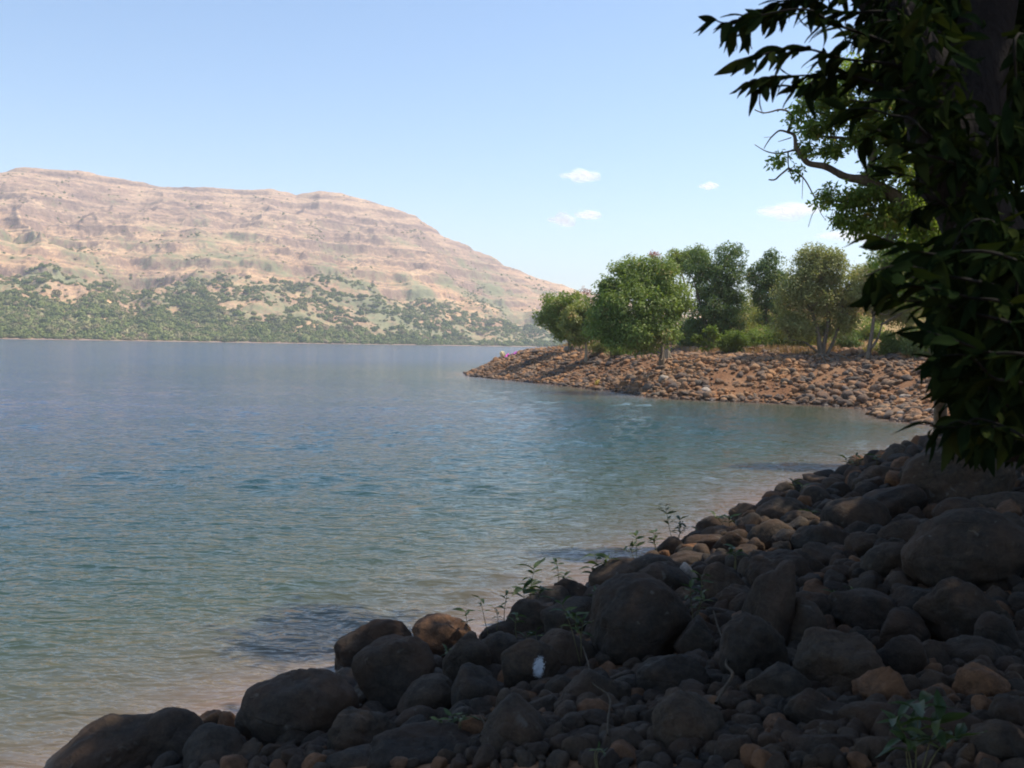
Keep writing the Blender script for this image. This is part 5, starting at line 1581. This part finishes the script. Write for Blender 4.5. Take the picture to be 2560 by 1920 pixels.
# ------------------------------------------------------------------ clouds, beyond the haze
def cloud_material():
    t = NT('cloud')
    d = t.n('ShaderNodeBsdfDiffuse'); d.inputs[0].default_value = (0.9, 0.9, 0.9, 1)
    tl = t.n('ShaderNodeBsdfTranslucent'); tl.inputs[0].default_value = (0.9, 0.9, 0.9, 1)
    m = t.n('ShaderNodeMixShader'); m.inputs[0].default_value = 0.5
    t.l(d.outputs[0], m.inputs[1]); t.l(tl.outputs[0], m.inputs[2])
    lw = t.n('ShaderNodeLayerWeight'); lw.inputs[0].default_value = 0.5
    n = t.noise(t.coords('Object'), 0.012, 5, 0.6)
    a = t.math('SUBTRACT', 1.0, lw.outputs['Facing'])
    a = t.math('MULTIPLY', a, t.ramp(n, [(0.25, (0.8, 0.8, 0.8)), (0.75, (1, 1, 1))]))
    a = t.ramp(a, [(0.1, (0, 0, 0)), (0.95, (0.40, 0.40, 0.40))])
    g = t.n('ShaderNodeNewGeometry'); nm = t.n('ShaderNodeMix', data_type='VECTOR'); nm.inputs[0].default_value = 0.85
    t.l(g.outputs['Normal'], nm.inputs[4]); nm.inputs[5].default_value = tuple(sv)     # normals bent sunward to brighten all sides, as if light came through
    nn_ = t.n('ShaderNodeVectorMath', operation='NORMALIZE'); t.l(nm.outputs[1], nn_.inputs[0])
    t.l(nn_.outputs[0], d.inputs['Normal']); t.l(nn_.outputs[0], tl.inputs['Normal']); m.inputs[0].default_value = 0.5
    tr = t.n('ShaderNodeBsdfTransparent'); mx = t.n('ShaderNodeMixShader')
    t.l(a, mx.inputs[0]); t.l(tr.outputs[0], mx.inputs[1]); t.l(m.outputs[0], mx.inputs[2])
    em = t.n('ShaderNodeEmission'); em.inputs[0].default_value = (1, 0.98, 0.97, 1); em.inputs[1].default_value = 0.5     # added glow standing in for light scattered inside the cloud
    ad = t.n('ShaderNodeAddShader'); t.l(m.outputs[0], ad.inputs[0]); t.l(em.outputs[0], ad.inputs[1]); t.l(ad.outputs[0], mx.inputs[2])
    t.l(mx.outputs[0], t.out.inputs['Surface'])
    return t.m
M_cloud = cloud_material()
CL = [(1450, 440, 80, 30, 'oval small cloud highest on the left side of the group'), (1405, 552, 56, 34, 'small cloud lower left of the oval one, tapering left'), (1470, 540, 52, 30, 'small puffy cloud just right of the lower left one'),
      (1772, 465, 38, 22, 'faintest tiny cloud alone in mid sky'), (1975, 528, 140, 42, 'longest cloud, left of the crooked bare branch'), (2130, 590, 150, 46, 'cloud low behind the bank tree leaves at the right')]
CD = 6500.0
for i, (cx, cy, w, h, lab) in enumerate(CL):
    c = at_depth(np.array(float(cx)), np.array(float(cy)), CD); s_ = CD / F
    r = np.random.default_rng(60 + i)
    V0, f0 = ICO[3]; Vs, Fs, nn = [], [], 0
    m = 9
    # one lumpy closed surface
    V1, f1 = ICO[4]
    Vs, Fs = [], []
    m = 5 if w > 100 else 3
    for k in range(m):
        u = (k / (m - 1) - 0.5)
        rr2 = (0.36 + 0.10 * r.uniform(-1, 1)) * (1 - 0.9 * abs(u - 0.1) ** 1.3)
        q_ = V1 * (1 + 0.16 * fbm(V1[:, 0] * 1.7 + k * 5 + i * 7, V1[:, 1] * 1.7, V1[:, 2] * 1.7, 3))[:, None]
        q_ = q_ * np.array([w * (0.30 if m == 5 else 0.36), w * 0.3, h * rr2 * 1.45]) + np.array([u * w * 0.62, r.uniform(-.1, .1) * w, h * r.uniform(-0.04, 0.12)])
        Vs.append(q_ * s_); Fs.append(f1 + k * len(V1))
    V = np.concatenate(Vs); f1 = np.concatenate(Fs)
    me = mesh_np('cloud', V, f1); o = obj('cloud', me, M_cloud); o.location = c
    tag(o, lab, 'cloud', 'small clouds low in the sky')

# ------------------------------------------------------------------ haze
bm = bmesh.new(); bmesh.ops.create_cube(bm, size=1.0); me = bpy.data.meshes.new('haze'); bm.to_mesh(me); bm.free()
t = NT('haze')
pv = t.n('ShaderNodeVolumePrincipled')
pv.inputs['Color'].default_value = (0.90, 0.93, 1.0, 1)
pv.inputs['Density'].default_value = 0.00022
pv.inputs['Anisotropy'].default_value = 0.2
t.l(pv.outputs[0], t.out.inputs['Volume'])
hz = obj('haze', me, t.m)
top = float(MZ.max()) + 12
hz.scale = (7600, 6400, top + 70)
hz.location = (0, 1500, (top - 70) / 2)
hz['kind'] = 'stuff'; hz['label'] = 'pale blue haze lying over the lake'; hz['category'] = 'haze'
print('mountain', MZ.min(), MZ.max(), MX.min(), MX.max(), MY.min(), MY.max(), 'placed', len(placed), 'rocks', len(ROCKS))
